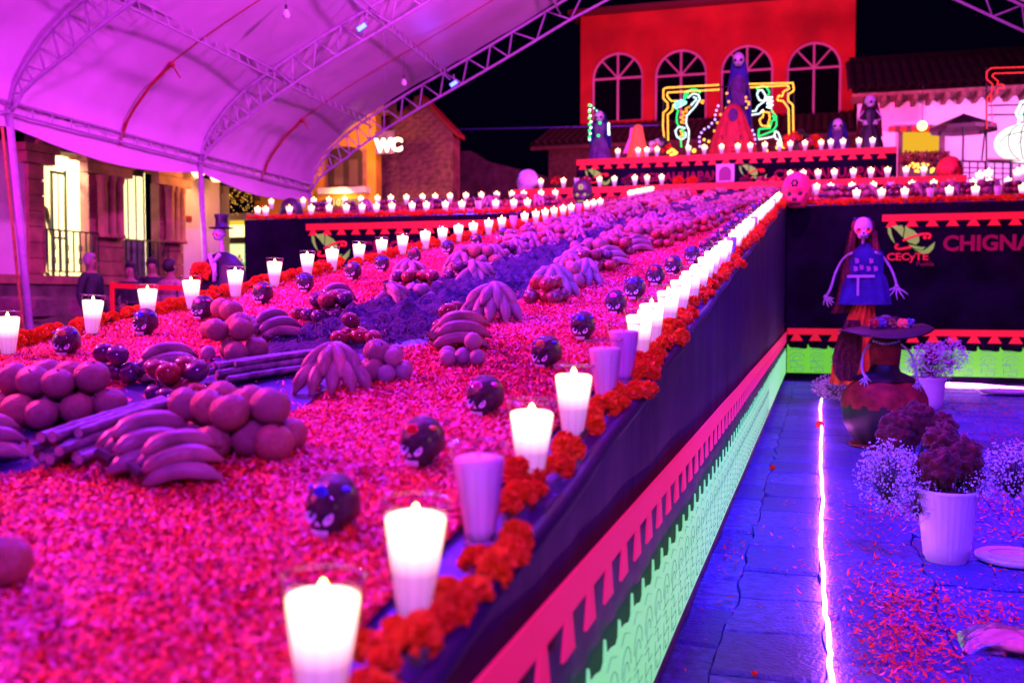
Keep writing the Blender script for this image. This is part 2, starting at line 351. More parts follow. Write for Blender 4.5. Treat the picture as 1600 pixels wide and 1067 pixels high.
def greenband(A, dirv, length, nrm, parent, z0=0.14, z1=0.452, tip=0.050, pitch=0.175, lines=True, linew=0.0022, gm=None):
    A = Vector(A); d = Vector(dirv).normalized(); n_ = Vector(nrm)
    P = lambda s_, z, o=0: Vector((A.x, A.y, 0)) + d*s_ + Vector((0,0,z + .010*noise.noise(Vector((s_*.8, z*2, 3))))) + n_*o
    n = int(length/pitch); m = MB(); ln = MB()
    for i in range(n):
        s0 = i*pitch
        m.poly([P(s0, z0), P(s0+pitch, z0), P(s0+pitch, z1), P(s0+pitch*.86, z1-.010), P(s0+pitch*.5, z1+.004), P(s0+pitch*.22, z1+.006), P(s0+pitch*.10, z1+.020), P(s0+pitch*.03, z1+tip*(.8+.4*rnd.random())), P(s0, z1+.01)], 0.006, n_)
        if lines and (i*pitch) < 9:
            def st(pp):
                for a, c_ in zip(pp[:-1], pp[1:]):
                    u = Vector((c_[0]-a[0], c_[1]-a[1])); 
                    if u.length < 1e-6: continue
                    u = u.normalized()*linew*.5; w_ = (-u.y, u.x)
                    q = [P(s0+a[0]+w_[0], a[1]+w_[1], .0062), P(s0+c_[0]+w_[0], c_[1]+w_[1], .0062), P(s0+c_[0]-w_[0], c_[1]-w_[1], .0062), P(s0+a[0]-w_[0], a[1]-w_[1], .0062)]
                    ln.poly(q, 0.0015, n_)
            H_ = z1-z0; p_ = pitch
            st([(p_*(.5+.36*math.cos(a)), z0+H_*(.62+.2*math.sin(a))) for a in np.linspace(0, math.pi, 8)])
            st([(p_*(.5+.2*math.cos(a)), z0+H_*(.58+.12*math.sin(a))) for a in np.linspace(0, math.pi*1.2, 7)])
            st([(p_*.14, z0+H_*.5), (p_*.86, z0+H_*.5)]); st([(p_*.1, z0+H_*.44), (p_*.5, z0+H_*.44), (p_*.5, z0+H_*.3), (p_*.9, z0+H_*.3)])
            st([(p_*.2, z0+H_*.08), (p_*.2, z0+H_*.36)]); st([(p_*.2, z0+H_*.22), (p_*.8, z0+H_*.22), (p_*.8, z0+H_*.06), (p_*.4, z0+H_*.06), (p_*.4, z0+H_*.15)])
            st([(p_*.1, z1-.03), (p_*.35, z1-.01), (p_*.8, z1-.035)])
    m.build('painted_green_border', gm or M['neongreen'], parent)
    if ln.v: ln.build('border_line_motif', M['paintline'], parent)
greenband((XR+0.034, 1.0, 0), (0,1,0), YC-1.05, (1,0,0), altar, gm=M['neongreen_lit'])

# cross arms and upper tiers
def arm(label, x0, x1, hang):
    e = empty('altar_wing', ((x0+x1)/2, 17, 0), label, 'altar')
    b = MB(); y1 = YE
    b.add([(x0,YC+.03,0),(x1,YC+.03,0),(x1,y1,0),(x0,y1,0),(x0,YC+.03,rz(YC)-.06),(x1,YC+.03,rz(YC)-.06),(x1,y1,rz(y1)-.03),(x0,y1,rz(y1)-.03)], [(0,3,2,1),(0,1,5,4),(1,2,6,5),(2,3,7,6),(3,0,4,7),(4,5,6,7)])
    b.build('platform', M['tarp'], e)
    cloth_sheet('front_cloth', (x0,YC,0), (x1,YC,0), lambda p: 0.03, lambda p: rz(YC)-0.045, (0,-1,0), M['cloth_d'], e, 90, 14, 0.022, hang, 0, 0.7)
    return e
wr = arm('right wing of the altar, black cloth front with a printed green emblem', XR+.03, 4.6, 3.0)
wl = arm('left wing of the altar, tall black cloth front behind the candle row', -9.75, XL, 9.0)
border('r', (0.86, YC-.075, 0), (1,0,0), 3.6, 2.46, 0.27, (0,-1,0), wr, M['neonred'], 0.10, 0.085, 0.045, 0.105)
border('r', (XR+.05, YC-.075, 0), (1,0,0), 4.9, 0.80, 0.27, (0,-1,0), wr, M['neonred'], 0.095, 0.095, 0.045, 0.108)
greenband((XR+.05, YC-.075, 0), (1,0,0), 4.9, (0,-1,0), wr, 0.13, 0.50, 0.06, 0.29, True, 0.008)
border('l', (-8.5, YC-.075, 0), (1,0,0), 5.0, 2.52, 0.27, (0,-1,0), wl, M['neonred'], 0.11, 0.09, 0.045, 0.105)

def text(s, loc, size, mt, parent, name='lettering', ext=0.004, bold=0.012, ax=(R(90),0,0), align='LEFT', sx=1.0):
    c = bpy.data.curves.new(name, 'FONT'); c.body = s; c.size = size; c.extrude = ext; c.offset = bold*size; c.align_x = align; c.resolution_u = 3
    o = bpy.data.objects.new(name, c); col.objects.link(o); c.materials.append(mt)
    me = bpy.data.meshes.new_from_object(o.evaluated_get(bpy.context.evaluated_depsgraph_get())); me.name = name; bpy.data.objects.remove(o)
    o = bpy.data.objects.new(name, me); col.objects.link(o)
    if not me.materials: me.materials.append(mt)
    o.rotation_euler = ax; o.scale = (sx,1,1)
    if parent is not None: o.parent = parent; o.location = Vector(loc) - parent.location
    else: o.location = loc
    return o
def logo(cx_, cz, Yy, s, parent, full=True):
    """green turning leaf with a red orbit, traced in units of its own width s"""
    Q = lambda pts: [(cx_ + (x-835)/280*s, Yy, cz - (y-330)/280*s) for x, y in pts]
    m = MB()
    for pts in ([(697,255),(716,262),(722,300),(742,356),(718,330),(700,292)], [(720,250),(780,245),(792,268),(784,318),(752,280)],
                [(797,250),(848,278),(874,306),(800,328),(790,322),(796,280)], [(800,334),(878,312),(880,345),(862,365),(822,352)],
                [(818,362),(862,372),(895,380),(915,378),(900,398),(850,388)], [(850,394),(905,400),(930,382),(970,348),(960,390),(940,415),(900,420)]):
        m.poly(Q(pts), 0.005, (0,-1,0))
    m.build('emblem_leaf', M['logogreen'], parent)
    m = MB(); a0 = [(845+100*math.cos(a)*.98+0, 345-55*math.sin(a)*.55-60*math.cos(a)*.55) for a in np.linspace(-0.5, 2.2, 12)]
    m.tube([(x, y-.008, z) for x, y, z in Q(a0)], 0.014*s/.5, 5)
    a1 = [(845+100*math.cos(a), 345-30*math.sin(a)-33*math.cos(a)) for a in np.linspace(2.6, 4.6, 10)]
    m.tube([(x, y-.008, z) for x, y, z in Q(a1)], 0.016*s/.5, 5)
    m.ball(Q([(912,322)])[0], 0.022*s/.5, 8, 6)
    m.build('emblem_orbit', M['logored'], parent)
logo(1.26, 2.10, YC-.085, 0.66, wr)
text('CECyTE', (0.93, YC-.085, 1.80), 0.145, M['logored'], wr, bold=0.03, sx=1.12)
text('Puebla', (1.33, YC-.085, 1.715), 0.09, M['print'], wr)
text('CHIGNAHUAPAN', (1.68, YC-.085, 1.93), 0.30, M['print'], wr, bold=0.035)
logo(-8.02, 2.12, YC-.085, 0.75, wl)
text('CHIGNAHUAPAN', (-7.45, YC-.085, 1.99), 0.30, M['print'], wl, bold=0.035)
text('CECyTE', (-8.3, YC-.085, 1.80), 0.145, M['logored'], wl, bold=0.03)

t3 = empty('altar_tier', (-1.9, 22, 0), 'low red edged tier of the altar right below the stage', 'altar')
m = MB(); m.box((-6.45,YE,0),(2.68,22.95,3.50)); m.build('platform', M['cloth_d'], t3)
border('t', (-6.45, YE-.01, 0), (1,0,0), 9.13, 3.60, 0.29, (0,-1,0), t3, M['neonred'], 0.13, 0.09, 0.05, 0.108)
stg = empty('altar_stage', (-1.9, 24, 0), 'uppermost black tier of the altar with a red border and crimson lettering', 'altar')
m = MB(); m.box((-5.5,23.0,0),(1.55,26.5,4.36)); m.build('platform', M['cloth_d'], stg)
border('t', (-5.5, 22.99, 0), (1,0,0), 7.05, 4.47, 0.30, (0,-1,0), stg, M['neonred'], 0.14, 0.10, 0.05, 0.108)
logo(-4.98, 4.05, 22.98, 0.62, stg); text('CHIGNAHUAPAN', (-4.3, 22.98, 3.90), 0.27, M['print'], stg, bold=0.035)
logo(-1.45, 4.02, 22.98, 0.62, stg); text('CHIGNAHUAPAN', (-1.0, 22.98, 3.86), 0.29, M['print'], stg, bold=0.035)
m = MB(); m.box((-5.45,26.0,4.36),(1.5,26.06,4.78)); m.build('back_board', M['orangecloth'], stg)

# ================================================================== PETAL CARPET (stuff)
def petals_mesh(name, P, Nz, size, mats, wts, seed, tilt=0.5, parent=None):
    rg = np.random.default_rng(seed); n = len(P)
    ang = rg.uniform(0, 2*np.pi, n); L = size*rg.uniform(0.7, 1.4, n); W = L*rg.uniform(0.25, 0.45, n)
    tx, ty = rg.normal(0, tilt, n), rg.normal(0, tilt, n)
    d = np.stack([np.cos(ang), np.sin(ang), tx], 1); d /= np.linalg.norm(d, axis=1)[:, None]
    e = np.stack([-np.sin(ang), np.cos(ang), ty], 1); e /= np.linalg.norm(e, axis=1)[:, None]
    up = np.array([0,0,1.0]); c = P
    a = c - d*L[:,None]*.5; z = c + d*L[:,None]*.5 + up*(L*rg.uniform(-.1,.35,n))[:,None]
    l = c + e*W[:,None]*.5 - up*(L*.08)[:,None]; r_ = c - e*W[:,None]*.5 - up*(L*.08)[:,None]
    V = np.stack([a, l, z, r_], 1).reshape(-1, 3)
    me = bpy.data.meshes.new(name); me.vertices.add(4*n); me.vertices.foreach_set('co', V.ravel())
    me.loops.add(4*n); me.loops.foreach_set('vertex_index', np.arange(4*n, dtype=np.int32))
    me.polygons.add(n); me.polygons.foreach_set('loop_start', np.arange(0, 4*n, 4, dtype=np.int32)); me.polygons.foreach_set('loop_total', np.full(n, 4, np.int32))
    for m_ in mats: me.materials.append(m_)
    mi_ = rg.choice(len(mats), n, p=wts)
    if len(mats) == 4:
        f_ = np.sin(P[:,0]*3.1+np.sin(P[:,1]*2.3)*1.7)+np.sin(P[:,1]*4.1+P[:,0]*2.2)+.7*np.sin(P[:,0]*11+P[:,1]*7)
        sw = (f_ > .6) & (rg.uniform(0,1,n) < .40); mi_[sw] = 2
        sw = (f_ < -.7) & (rg.uniform(0,1,n) < .35); mi_[sw] = 1; sw = (f_ < -1.5) & (rg.uniform(0,1,n) < .3); mi_[sw] = 3
    me.polygons.foreach_set('material_index', mi_.astype(np.int32))
    me.update(calc_edges=True); me.validate()
    o = bpy.data.objects.new(name, me); col.objects.link(o)
    if parent: o.parent = parent
    return o
rg = np.random.default_rng(3)
PM = [M['pet_o'], M['pet_r'], M['pet_p'], M['pet_d']]
def ramp_pts(n, x0, x1, y0, y1, pw):
    u = rg.uniform(0, 1, n); Y = y0*(y1/y0)**u if pw else rg.uniform(y0, y1, n); X = rg.uniform(x0, x1, n)
    z = RZ + RS*Y + 0.006 + 0.014*rg.uniform(0, 1, n) + 0.006*np.sin(X*9)*np.sin(Y*7)
    return np.stack([X, Y, z], 1)
bed = MB(); bed.add([(XL+.02,0.3,rz(.3)+.003),(-0.66,0.3,rz(.3)+.003),(-0.66,YE,rz(YE)+.003),(XL+.02,YE,rz(YE)+.003)], [(0,1,2,3)])
bed.build('petal_bed', M['carpet'], altar)
P1 = ramp_pts(400000, XL+.05, -0.66, 0.75, 20.9, True)
hw_ = .36 + .07*np.sin(P1[:,1]*5.3) + .05*np.sin(P1[:,1]*11.7+1) + .03*rg.normal(0,1,len(P1)); hw_ += .10*np.clip((P1[:,1]-8)/8, 0, 1); hw_ *= np.clip((P1[:,1]-1.85)/.35, 0, 1)
P1 = P1[(np.abs(P1[:,0]+1.86) > hw_) | (rg.uniform(0,1,len(P1)) < .03)]
tag(petals_mesh('petal_carpet', P1, None, 0.0195, PM, [.42,.26,.24,.08], 5), 'orange and pink flower petals strewn over the altar ramp', 'petals', kind='stuff')

# moss strip and tarp along the middle of the ramp
mo = MB(); nx, ny = 26, 520; vs = []; fs = []
for j in range(ny+1):
    y = 3.2 + (YE-3.5)*j/ny; wd = 0.36 + 0.09*noise.noise(Vector((y*1.3, 0, 3))) + 0.06*min(1, max(0, (y-8)/8)); cxm = -1.88 + 0.05*noise.noise(Vector((y, 9, 0)))
    for i in range(nx+1):
        s_ = i/nx*2-1; x = cxm + s_*wd
        h = 0.085*max(0, 1-abs(s_)**3)*(0.55+0.9*noise.noise(Vector((x*14, y*14, 0)))+0.6*noise.noise(Vector((x*31, y*31, 4)))) + 0.012*noise.noise(Vector((x*70, y*70, 1)))
        patch = noise.noise(Vector((x*2.2, y*1.6, 8)))
        if y < 4.2: h *= max(0, (y-3.2))
        vs.append((x, y, rz(y)+0.004+max(-0.006, h if patch > -0.34 else h*.15)))
for j in range(ny):
    for i in range(nx):
        q = j*(nx+1)+i; fs.append((q, q+1, q+nx+2, q+nx+1))
mo.add(vs, fs); tag(mo.build('moss_strip', M['moss'], smooth=True), 'crumbly dark blue moss laid along the middle of the ramp', 'moss', kind='stuff')
nb = 42000; yb = rg.uniform(3.6, 14, nb); xb = -1.88 + rg.normal(0, 0.17, nb)
hb = np.array([max(0.0, 0.055*(0.55+0.9*noise.noise(Vector((x*14, y*14, 0))))) for x, y in zip(xb, yb)])
Pb = np.stack([xb, yb, RZ+RS*yb+0.006+hb*rg.uniform(.5,1.1,nb)], 1)
tag(petals_mesh('moss_tufts', Pb, None, 0.020, [M['moss'], M['tarp']], [.8,.2], 9, 1.2), 'loose moss tufts over the dark strip on the ramp', 'moss', kind='stuff')
tp = MB(); vs = []; ez = lambda y: .05*noise.noise(Vector((y*3, 2, 0)))
for j in range(61):
    y = 1.72 + 2.7*j/60
    for i in range(13):
        x = -2.24 + (0.76+ez(y))*i/12; vs.append((x + ez(y+7)+ .04*noise.noise(Vector((x*5,y*5,3))), y, rz(y)+0.008+0.008*noise.noise(Vector((x*6, y*6, 2)))))
tp.add(vs, [(j*13+i, j*13+i+1, (j+1)*13+i+1, (j+1)*13+i) for j in range(60) for i in range(12)])
tag(tp.build('tarp', M['tarp'], smooth=True), 'blue plastic tarp lying under the nearest fruit', 'tarp')

# ================================================================== PROTOTYPES
def candle_proto(lit, n=24, fl=0.02):
    e = empty('candle', world=False); hh = 0.168
    gl = MB()
    prof = [(0.0255,0),(0.0275,0.004),(0.0262,0.012),(0.0285,0.03),(0.0365,0.09),(0.0445,0.15),(0.0475,hh-.002),(0.0480,hh),(0.0462,hh),(0.0452,hh-.006)]
    gl.lathe(prof, n*2 if fl else n, fl=0, cap0=True)
    if fl:  # flutes pressed into the lower two thirds of the glass
        for k in range(12):
            a = 2*math.pi*k/12; gl.tube([(rr*math.cos(a), rr*math.sin(a), z) for rr, z in ((0.0268,.014),(0.0285,.03),(0.0365,.09),(0.0425,.134))], 0.0012, 5)
    gl.build('glass', M['glass'], e, smooth=True)
    rm = MB(); rm.tube([(0.0468*math.cos(t), 0.0468*math.sin(t), hh) for t in np.linspace(0, 2*math.pi, 33)], 0.0012, 5, cap=False); rm.build('rim', M['rim'], e, smooth=True)
    rm = MB(); rm.lathe([(0.0262,0.0),(0.0275,0.004),(0.0255,0.011),(0.001,0.0105)], 20); rm.build('foot', M['rim'], e, smooth=True)
    wx = MB(); top = 0.145
    wx.lathe([(0.0225,0.012),(0.0255,0.03),(0.0345,0.09),(0.0410,top-.003),(0.0395,top),(0.033,top+.003),(0.018,top+.001),(0.001,top+.001)], n, cap0=True)
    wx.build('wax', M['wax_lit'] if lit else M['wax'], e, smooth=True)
    wk = MB(); wk.tube([(0,0,top-.004),(0.001,0,top+.005),(0.002,0,top+.008)], 0.0012, 5); wk.build('wick', M['wick'], e)
    if lit:
        f_ = MB(); f_.lathe([(0.0008,top+.004),(0.0055,top+.006),(0.0058,top+.010),(0.004,top+.014),(0.0005,top+.019)], 8); f_.build('flame', M['flame'], e, smooth=True)
    e['category'] = 'candle'
    return e
def candle_far(lit):
    e = empty('candle', world=False)
    gl = MB(); gl.lathe([(0.026,0),(0.0285,0.03),(0.0445,0.15),(0.048,.168)], 12); gl.build('glass', M['glass'], e, smooth=True)
    wx = MB(); wx.lathe([(0.0225,0.008),(0.0345,0.09),(0.0415,0.142),(0.001,.142)], 10); wx.build('wax', M['wax_lit'] if lit else M['wax'], e, smooth=True)
    if lit:
        f_ = MB(); f_.lathe([(0.001,.142),(0.006,.150),(0.004,.157),(0.001,.166)], 6); f_.build('flame', M['flame'], e, smooth=True)
    e['category'] = 'candle'; return e
CL, CU = stock(candle_proto(True)), stock(candle_proto(False)); FL, FU = stock(candle_far(True)), stock(candle_far(False))
def candle(x, y, z, label, group, lit=True, far=False, s=1.0):
    st = (FL if lit else FU) if far else (CL if lit else CU)
    return st.take((x, y, z), (rnd.gauss(0,.02), rnd.gauss(0,.02), rnd.uniform(0,6)), s*1.12, label, group)

def skull_pt(a, e, k=1.0):
    """surface of a unit sugar skull; a = azimuth from the face (-Y), e = elevation"""
    d = Vector((math.sin(a)*math.cos(e), -math.cos(a)*math.cos(e), math.sin(e)))
    return skull_fn(d) * k
def skull_fn(d):
    x, y, z = d.x, d.y, d.z
    x = math.copysign(abs(x)**.84, x); y = math.copysign(abs(y)**.88, y)
    if z < 0:
        t = min(1, max(0, (-z-.12)/.36)); t = t*t*(3-2*t); x *= 1-0.26*t
        y = y*(1-0.50*t) - .06*t if y > 0 else y*(1-.06*t) - .06*t
        if z < -0.74: z = -0.74 + (z+0.74)*0.1
    else: z *= 1.08; x *= 1.05
    fr = max(0, -y)
    if -0.35 < z < 0.15 and fr > 0.4:
        ex = abs(abs(x)-0.34); dz = abs(z+0.10)
        dent = max(0, 1-(ex/0.24)**2)*max(0, 1-(dz/0.22)**2); y += 0.34*dent*fr
    return Vector((x*0.42, y*0.50, (z+0.74)*0.57))
def small_skull(foil1, foil2):
    e = empty('sugar_skull', world=False); m = MB(); m.ball((0,0,0), 1, 24, 18, fn=skull_fn); m.build('cranium', M['choc'], e, smooth=True)
    for sgn in (-1, 1):
        m = MB()
        m.tube([skull_pt(sgn*(0.42+.17*math.cos(t)), -0.22+.15*math.sin(t), 1.03) for t in np.linspace(0, 2*math.pi, 13)], 0.026, 5, cap=False)
        for t in np.linspace(0, 2*math.pi, 6)[:-1]: m.tube([skull_pt(sgn*(0.42+.07*math.cos(t)), -0.22+.05*math.sin(t), 1.02), skull_pt(sgn*(0.42+.13*math.cos(t)), -0.22+.10*math.sin(t), 1.035)], 0.013, 4)
        m.build('eye_outline', M['icing'], e)
    m = MB(); m.tube([skull_pt(-.09,-.44,1.02), skull_pt(0,-.34,1.04), skull_pt(.09,-.44,1.02)], 0.018, 5); m.build('nose_outline', M['icing'], e)
    m = MB()
    for a in np.linspace(-.5, .5, 7): m.tube([skull_pt(a,-.62,1.03), skull_pt(a,-.90,1.04)], 0.022, 4)
    m.tube([skull_pt(a,-.70,1.035) for a in np.linspace(-.55,.55,7)], 0.012, 4); m.build('teeth', M['icing'], e)
    m = MB(); m.ball(skull_pt(0,.55,.98), (.15,.04,.13), 10, 6); m.build('foil_gem', foil1, e)
    for a, el in ((-1.2,.72),(1.2,.72)):
        m = MB(); m.ball(skull_pt(a,el,.955), (.11,.11,.06), 10, 6); m.build('foil_gem', foil2, e)
    e['category'] = 'sugar skull'; return e
SK = [(stock(small_skull(M['foil_b'], M['foil_b'])), 'blue'), (stock(small_skull(M['foil_r'], M['foil_g'])), 'red'), (stock(small_skull(M['foil_g'], M['foil_b'])), 'gold'), (stock(small_skull(M['foil_p'], M['foil_p'])), 'pink')]
def big_skull(loc, s, mt, label, rotz, dark=None, extra=None):
    e = empty('skull_sculpture', world=False); dark = dark or M['black']
    m = MB(); m.ball((0,0,0), 1, 32, 22, fn=skull_fn); m.build('cranium', mt, e, smooth=True)
    for sgn in (-1, 1):
        m = MB(); m.ball(skull_pt(sgn*.42,-.08,.96), (.15,.05,.11), 14, 8); m.build('eye_socket', dark, e, smooth=True)
    m = MB(); m.ball(skull_pt(-.07,-.38,.98), (.035,.03,.07), 8, 6); m.ball(skull_pt(.07,-.38,.98), (.035,.03,.07), 8, 6); m.build('nose_hole', M['black'], e)
    m = MB(); m.tube([skull_pt(a,-.66,1.01) for a in np.linspace(-.6,.6,9)], .018, 5)
    for a in np.linspace(-.5,.5,7): m.tube([skull_pt(a,-.57,1.01), skull_pt(a,-.76,1.01)], .012, 4)
    m.build('teeth', dark, e)
    m = MB()
    for t in range(6): m.ball(skull_pt(.13*math.cos(t*1.05), .42+.15*math.sin(t*1.05), 1.0), (.05,.02,.05), 8, 5)
    m.build('forehead_flower', extra or dark, e)
    tag(e, label, 'skull'); e.location = loc; e.rotation_euler = (0,0,rotz); e.scale = (s,s,s); return e

def orange_proto():
    m = MB()
    def fn(d):
        k = 1 - 0.10*max(0, d.z-0.86)/0.14 - 0.03*max(0,-d.z-.8)/.2; return Vector((d.x, d.y, d.z*0.95*k))
    m.ball((0,0,0), 1, 20, 16, fn=fn); o = m.build('orange', M['orange'], smooth=True)
    m = MB(); m.ball((0,0,.88), (.10,.10,.05), 7, 4); m.build('stem_scar', M['bantip'], o); o['category'] = 'orange'; return o
def persim_proto(mt, nm, cat):
    m = MB(); m.ball((0,0,0), 1, 20, 14, fn=lambda d: Vector((d.x, d.y, d.z*0.86 - 0.10*max(0, d.z-.8)*3)))
    o = m.build(nm, mt, smooth=True); m = MB()
    m.tube([(0,0,.66),(0.02,0,.86)], .05, 6)
    m.build('stem', M['bantip'], o); o['category'] = cat; return o
def guava_proto():
    m = MB(); m.ball((0,0,0), 1, 16, 12, fn=lambda d: Vector((d.x, d.y, d.z*1.06))); o = m.build('guava', M['guava'], smooth=True)
    m = MB(); m.ball((0,0,1.04), (.13,.13,.07), 7, 4); m.build('blossom_end', M['bantip'], o); o['category'] = 'guava'; return o
def ridge_tube(m, pts, rs, n=10):
    o0 = len(m.v); m.tube(pts, 1, n, rs=rs)
    for q_ in range(len(pts)):
        c = Vector(pts[q_])
        for k_ in range(n):
            v = Vector(m.v[o0+q_*n+k_]); m.v[o0+q_*n+k_] = tuple(c+(v-c)*(1+(.07 if k_ % 2 else -.05)))
def banana_mesh(L, r, bend, flip=1):
    pts = []; rs = []
    for i in range(13):
        t = i/12; a = (t-.5)*bend; Rr = L/bend
        pts.append((Rr*math.sin(a), 0, flip*(Rr*math.cos(a)-Rr)))
        rs.append(r*(0.30 if i == 0 else 0.62 if i == 1 else 0.9 if i == 2 else 1.0 if i < 9 else 0.93 if i == 9 else .76 if i == 10 else .42 if i == 11 else .24))
    return pts, rs
def bunch_proto(kind):
    e = empty('banana_bunch', world=False)
    def ban(Mt, L=0.185, r=0.0205, bend=1.25):
        pts, rs = banana_mesh(L, r, bend); m = MB(); ridge_tube(m, [Mt @ Vector(p) for p in pts], rs)
        o = m.build('banana', M['banana'], e, smooth=True)
        t = MB(); t.tube([Mt @ Vector(pts[-1]), Mt @ (Vector(pts[-1])+(Vector(pts[-1])-Vector(pts[-2]))*.45)], .0045, 5); t.build('tip', M['bantip'], o)
    T = Matrix.Translation; Rm = lambda a, ax: Matrix.Rotation(a, 4, ax)
    if kind == 0:   # hand lying on its side, fingers side by side in two layers
        for i in range(4): ban(T((rnd.uniform(-.01,.01), (i-1.5)*.040, .036)) @ Rm(rnd.uniform(-.22,.22)+(i-1.5)*.16, 'Z') @ Rm(rnd.uniform(-.1,.1),'Y'))
        for i in range(3): ban(T((.012, (i-1)*.042, .070)) @ Rm(rnd.uniform(-.25,.25)+(i-1)*.2, 'Z') @ Rm(rnd.uniform(-.1,.1),'Y'))
        ban(T((.02, 0, .100)) @ Rm(.1, 'Z'))
        cr_ = MB(); cr_.tube([(-.075,-.03,.03),(-.09,0,.045),(-.075,.03,.03)], .011, 6); cr_.build('crown_stalk', M['bantip'], e)
    else:           # hand resting on its finger tips: two curved tiers falling forward from the stalk
        for i in range(5):
            a = (i-2)*.50+rnd.uniform(-.08,.08); ban(Rm(a-math.pi/2,'Z') @ T((.078+rnd.uniform(-.01,.006),0,.052)) @ Rm(0.78+rnd.uniform(-.12,.12),'Y') @ Rm(rnd.uniform(-.3,.3),'X'), L=.165, r=.0205, bend=1.1)
        for i in range(4):
            a = (i-1.5)*.62+rnd.uniform(-.12,.12); ban(Rm(a-math.pi/2,'Z') @ T((.050,0,.090)) @ Rm(0.45+rnd.uniform(-.2,.2),'Y') @ Rm(rnd.uniform(-.4,.4),'X'), L=.15, r=.0205, bend=1.2)
        for i in range(2):
            a = (i-.5)*1.6; ban(Rm(a+math.pi/2,'Z') @ T((.05,0,.045)) @ Rm(0.75,'Y'), L=.14, r=.020, bend=1.2)
        cr_ = MB(); cr_.tube([(0,.0,.09),(0,.012,.128)], .012, 6, rs=[.024,.014]); cr_.build('crown_stalk', M['bantip'], e)
    e['category'] = 'bananas'; return e
def cane_bundle():
    e = empty('cane_bundle', world=False)
    k = 0
    for lay, n in ((0,6),(1,4),(2,3)):
        for i in range(n):
            y = (i-(n-1)/2)*.029+rnd.uniform(-.004,.004); z = .014+lay*.025; m = MB(); L = rnd.uniform(.40,.52); j = rnd.uniform(-.05,.05); pts = []; rs = []
            for q in range(21):
                t = q/20; pts.append((-L/2+L*t+j, y+.010*(t-.5)*math.sin(k*2.1)+.003*math.sin(t*5+k), z+.002*math.sin(t*4))); rs.append(.0128 if (q % 5) else .0150)
            m.tube(pts, .018, 9, rs=rs, cap=False); o = m.build('cane', M['cane'], e, smooth=True)
            c_ = MB(); 
            for s_, p in ((-1, pts[0]), (1, pts[-1])): c_.tube([p, (p[0]+s_*.002, p[1], p[2])], .0128, 9)
            co_ = c_.build('cut_end', M['canecut'], o); co_['kind'] = 'stuff'; k += 1
    e['category'] = 'sugar cane'; return e
OR, PE, PL_, GU = stock(orange_proto()), stock(persim_proto(M['persimmon'],'persimmon','persimmon')), stock(persim_proto(M['plum'],'dark_plum','plum')), stock(guava_proto())
BA, BB, CA = stock(bunch_proto(0)), stock(bunch_proto(1)), stock(cane_bundle())
BAS, BBS = [BA, stock(bunch_proto(0)), stock(bunch_proto(0))], [BB, stock(bunch_proto(1)), stock(bunch_proto(1))]
FR = {'O': (OR, .047, 'orange'), 'P': (PE, .040, 'glossy persimmon'), 'D': (PL_, .039, 'dark plum'), 'G': (GU, .030, 'pale guava')}

COUNT = {}; OVER = []
NEARW = ['topmost', 'upper', 'lower']
def pile(kind, cx_, cy_, n, where, ax=(.12,.12), base=None, mixk=None, s=1.0, cnt=None, zf=None):
    """a stacked heap: each layer a smaller hexagonal patch resting in the hollows of the one below"""
    st, r0, nm = FR[kind]; r = r0*s; zf = zf or rz; lv = 0; left = n; got = []
    shares = [.62,.38]
    if n < 6: shares = [.75,.25]
    quota = [max(1, round(n*q)) for q in shares]
    a0 = rnd.uniform(0, 6); ca, sa = math.cos(a0), math.sin(a0)
    for lv, qn in enumerate(quota):
        spots = []
        for i in range(-6, 7):
            for j in range(-6, 7):
                x = (i+(j % 2)*.5+(lv % 2)*.5)*2*r; y = (j*.866+(lv % 2)*.2887)*2*r
                u_, v_ = x*ca-y*sa, x*sa+y*ca
                spots.append(((u_*.72)**2+(v_*1.1)**2+rnd.uniform(0,.6)*r*r, u_, v_))
        spots.sort(); got += [(cx_+x+rnd.uniform(-.1,.1)*r, cy_+y+rnd.uniform(-.1,.1)*r, lv) for _, x, y in spots[:qn]]
    top = max(g_[2] for g_ in got)
    for x, y, l in got:
        sx = 'left' if x < cx_-r*.9 else 'right' if x > cx_+r*.9 else 'middle'
        fy = 'front' if y < cy_-r*.7 else 'rear' if y > cy_+r*.7 else 'centre'
        lvw = 'topmost' if l == top and l > 0 else 'bottom' if l == 0 else 'upper'
        st_, rr, nn = FR[mixk[0]] if (mixk and rnd.random() < mixk[1]) else FR[kind]
        rq = rr*s*rnd.uniform(.92,1.08); COUNT[nn] = COUNT.get(nn, 0)+1
        if COUNT[nn] > 285: OVER.append((nn, (x, y, zf(y)+.010+rq*.95+l*r*1.60), rq)); continue
        st_.take((x, y, zf(y)+.010+rq*.95+l*r*1.62), (rnd.uniform(-.6,.6), rnd.uniform(-.6,.6), rnd.uniform(0,6)), rq, f'{nn}, {lvw} {fy} {sx}, {where}', f'{nn}s heaped {where}')
def bunch(x, y, where, rot, kind=0, s=1.0, z=0, tilt=0, look='pale banana bunch lying'):
    o = rnd.choice(BAS if kind == 0 else BBS).take((x, y, rz(y)+.010+z), (tilt, 0, rot), s, f'{look} {where}', 'banana bunches on the altar ramp'); return o
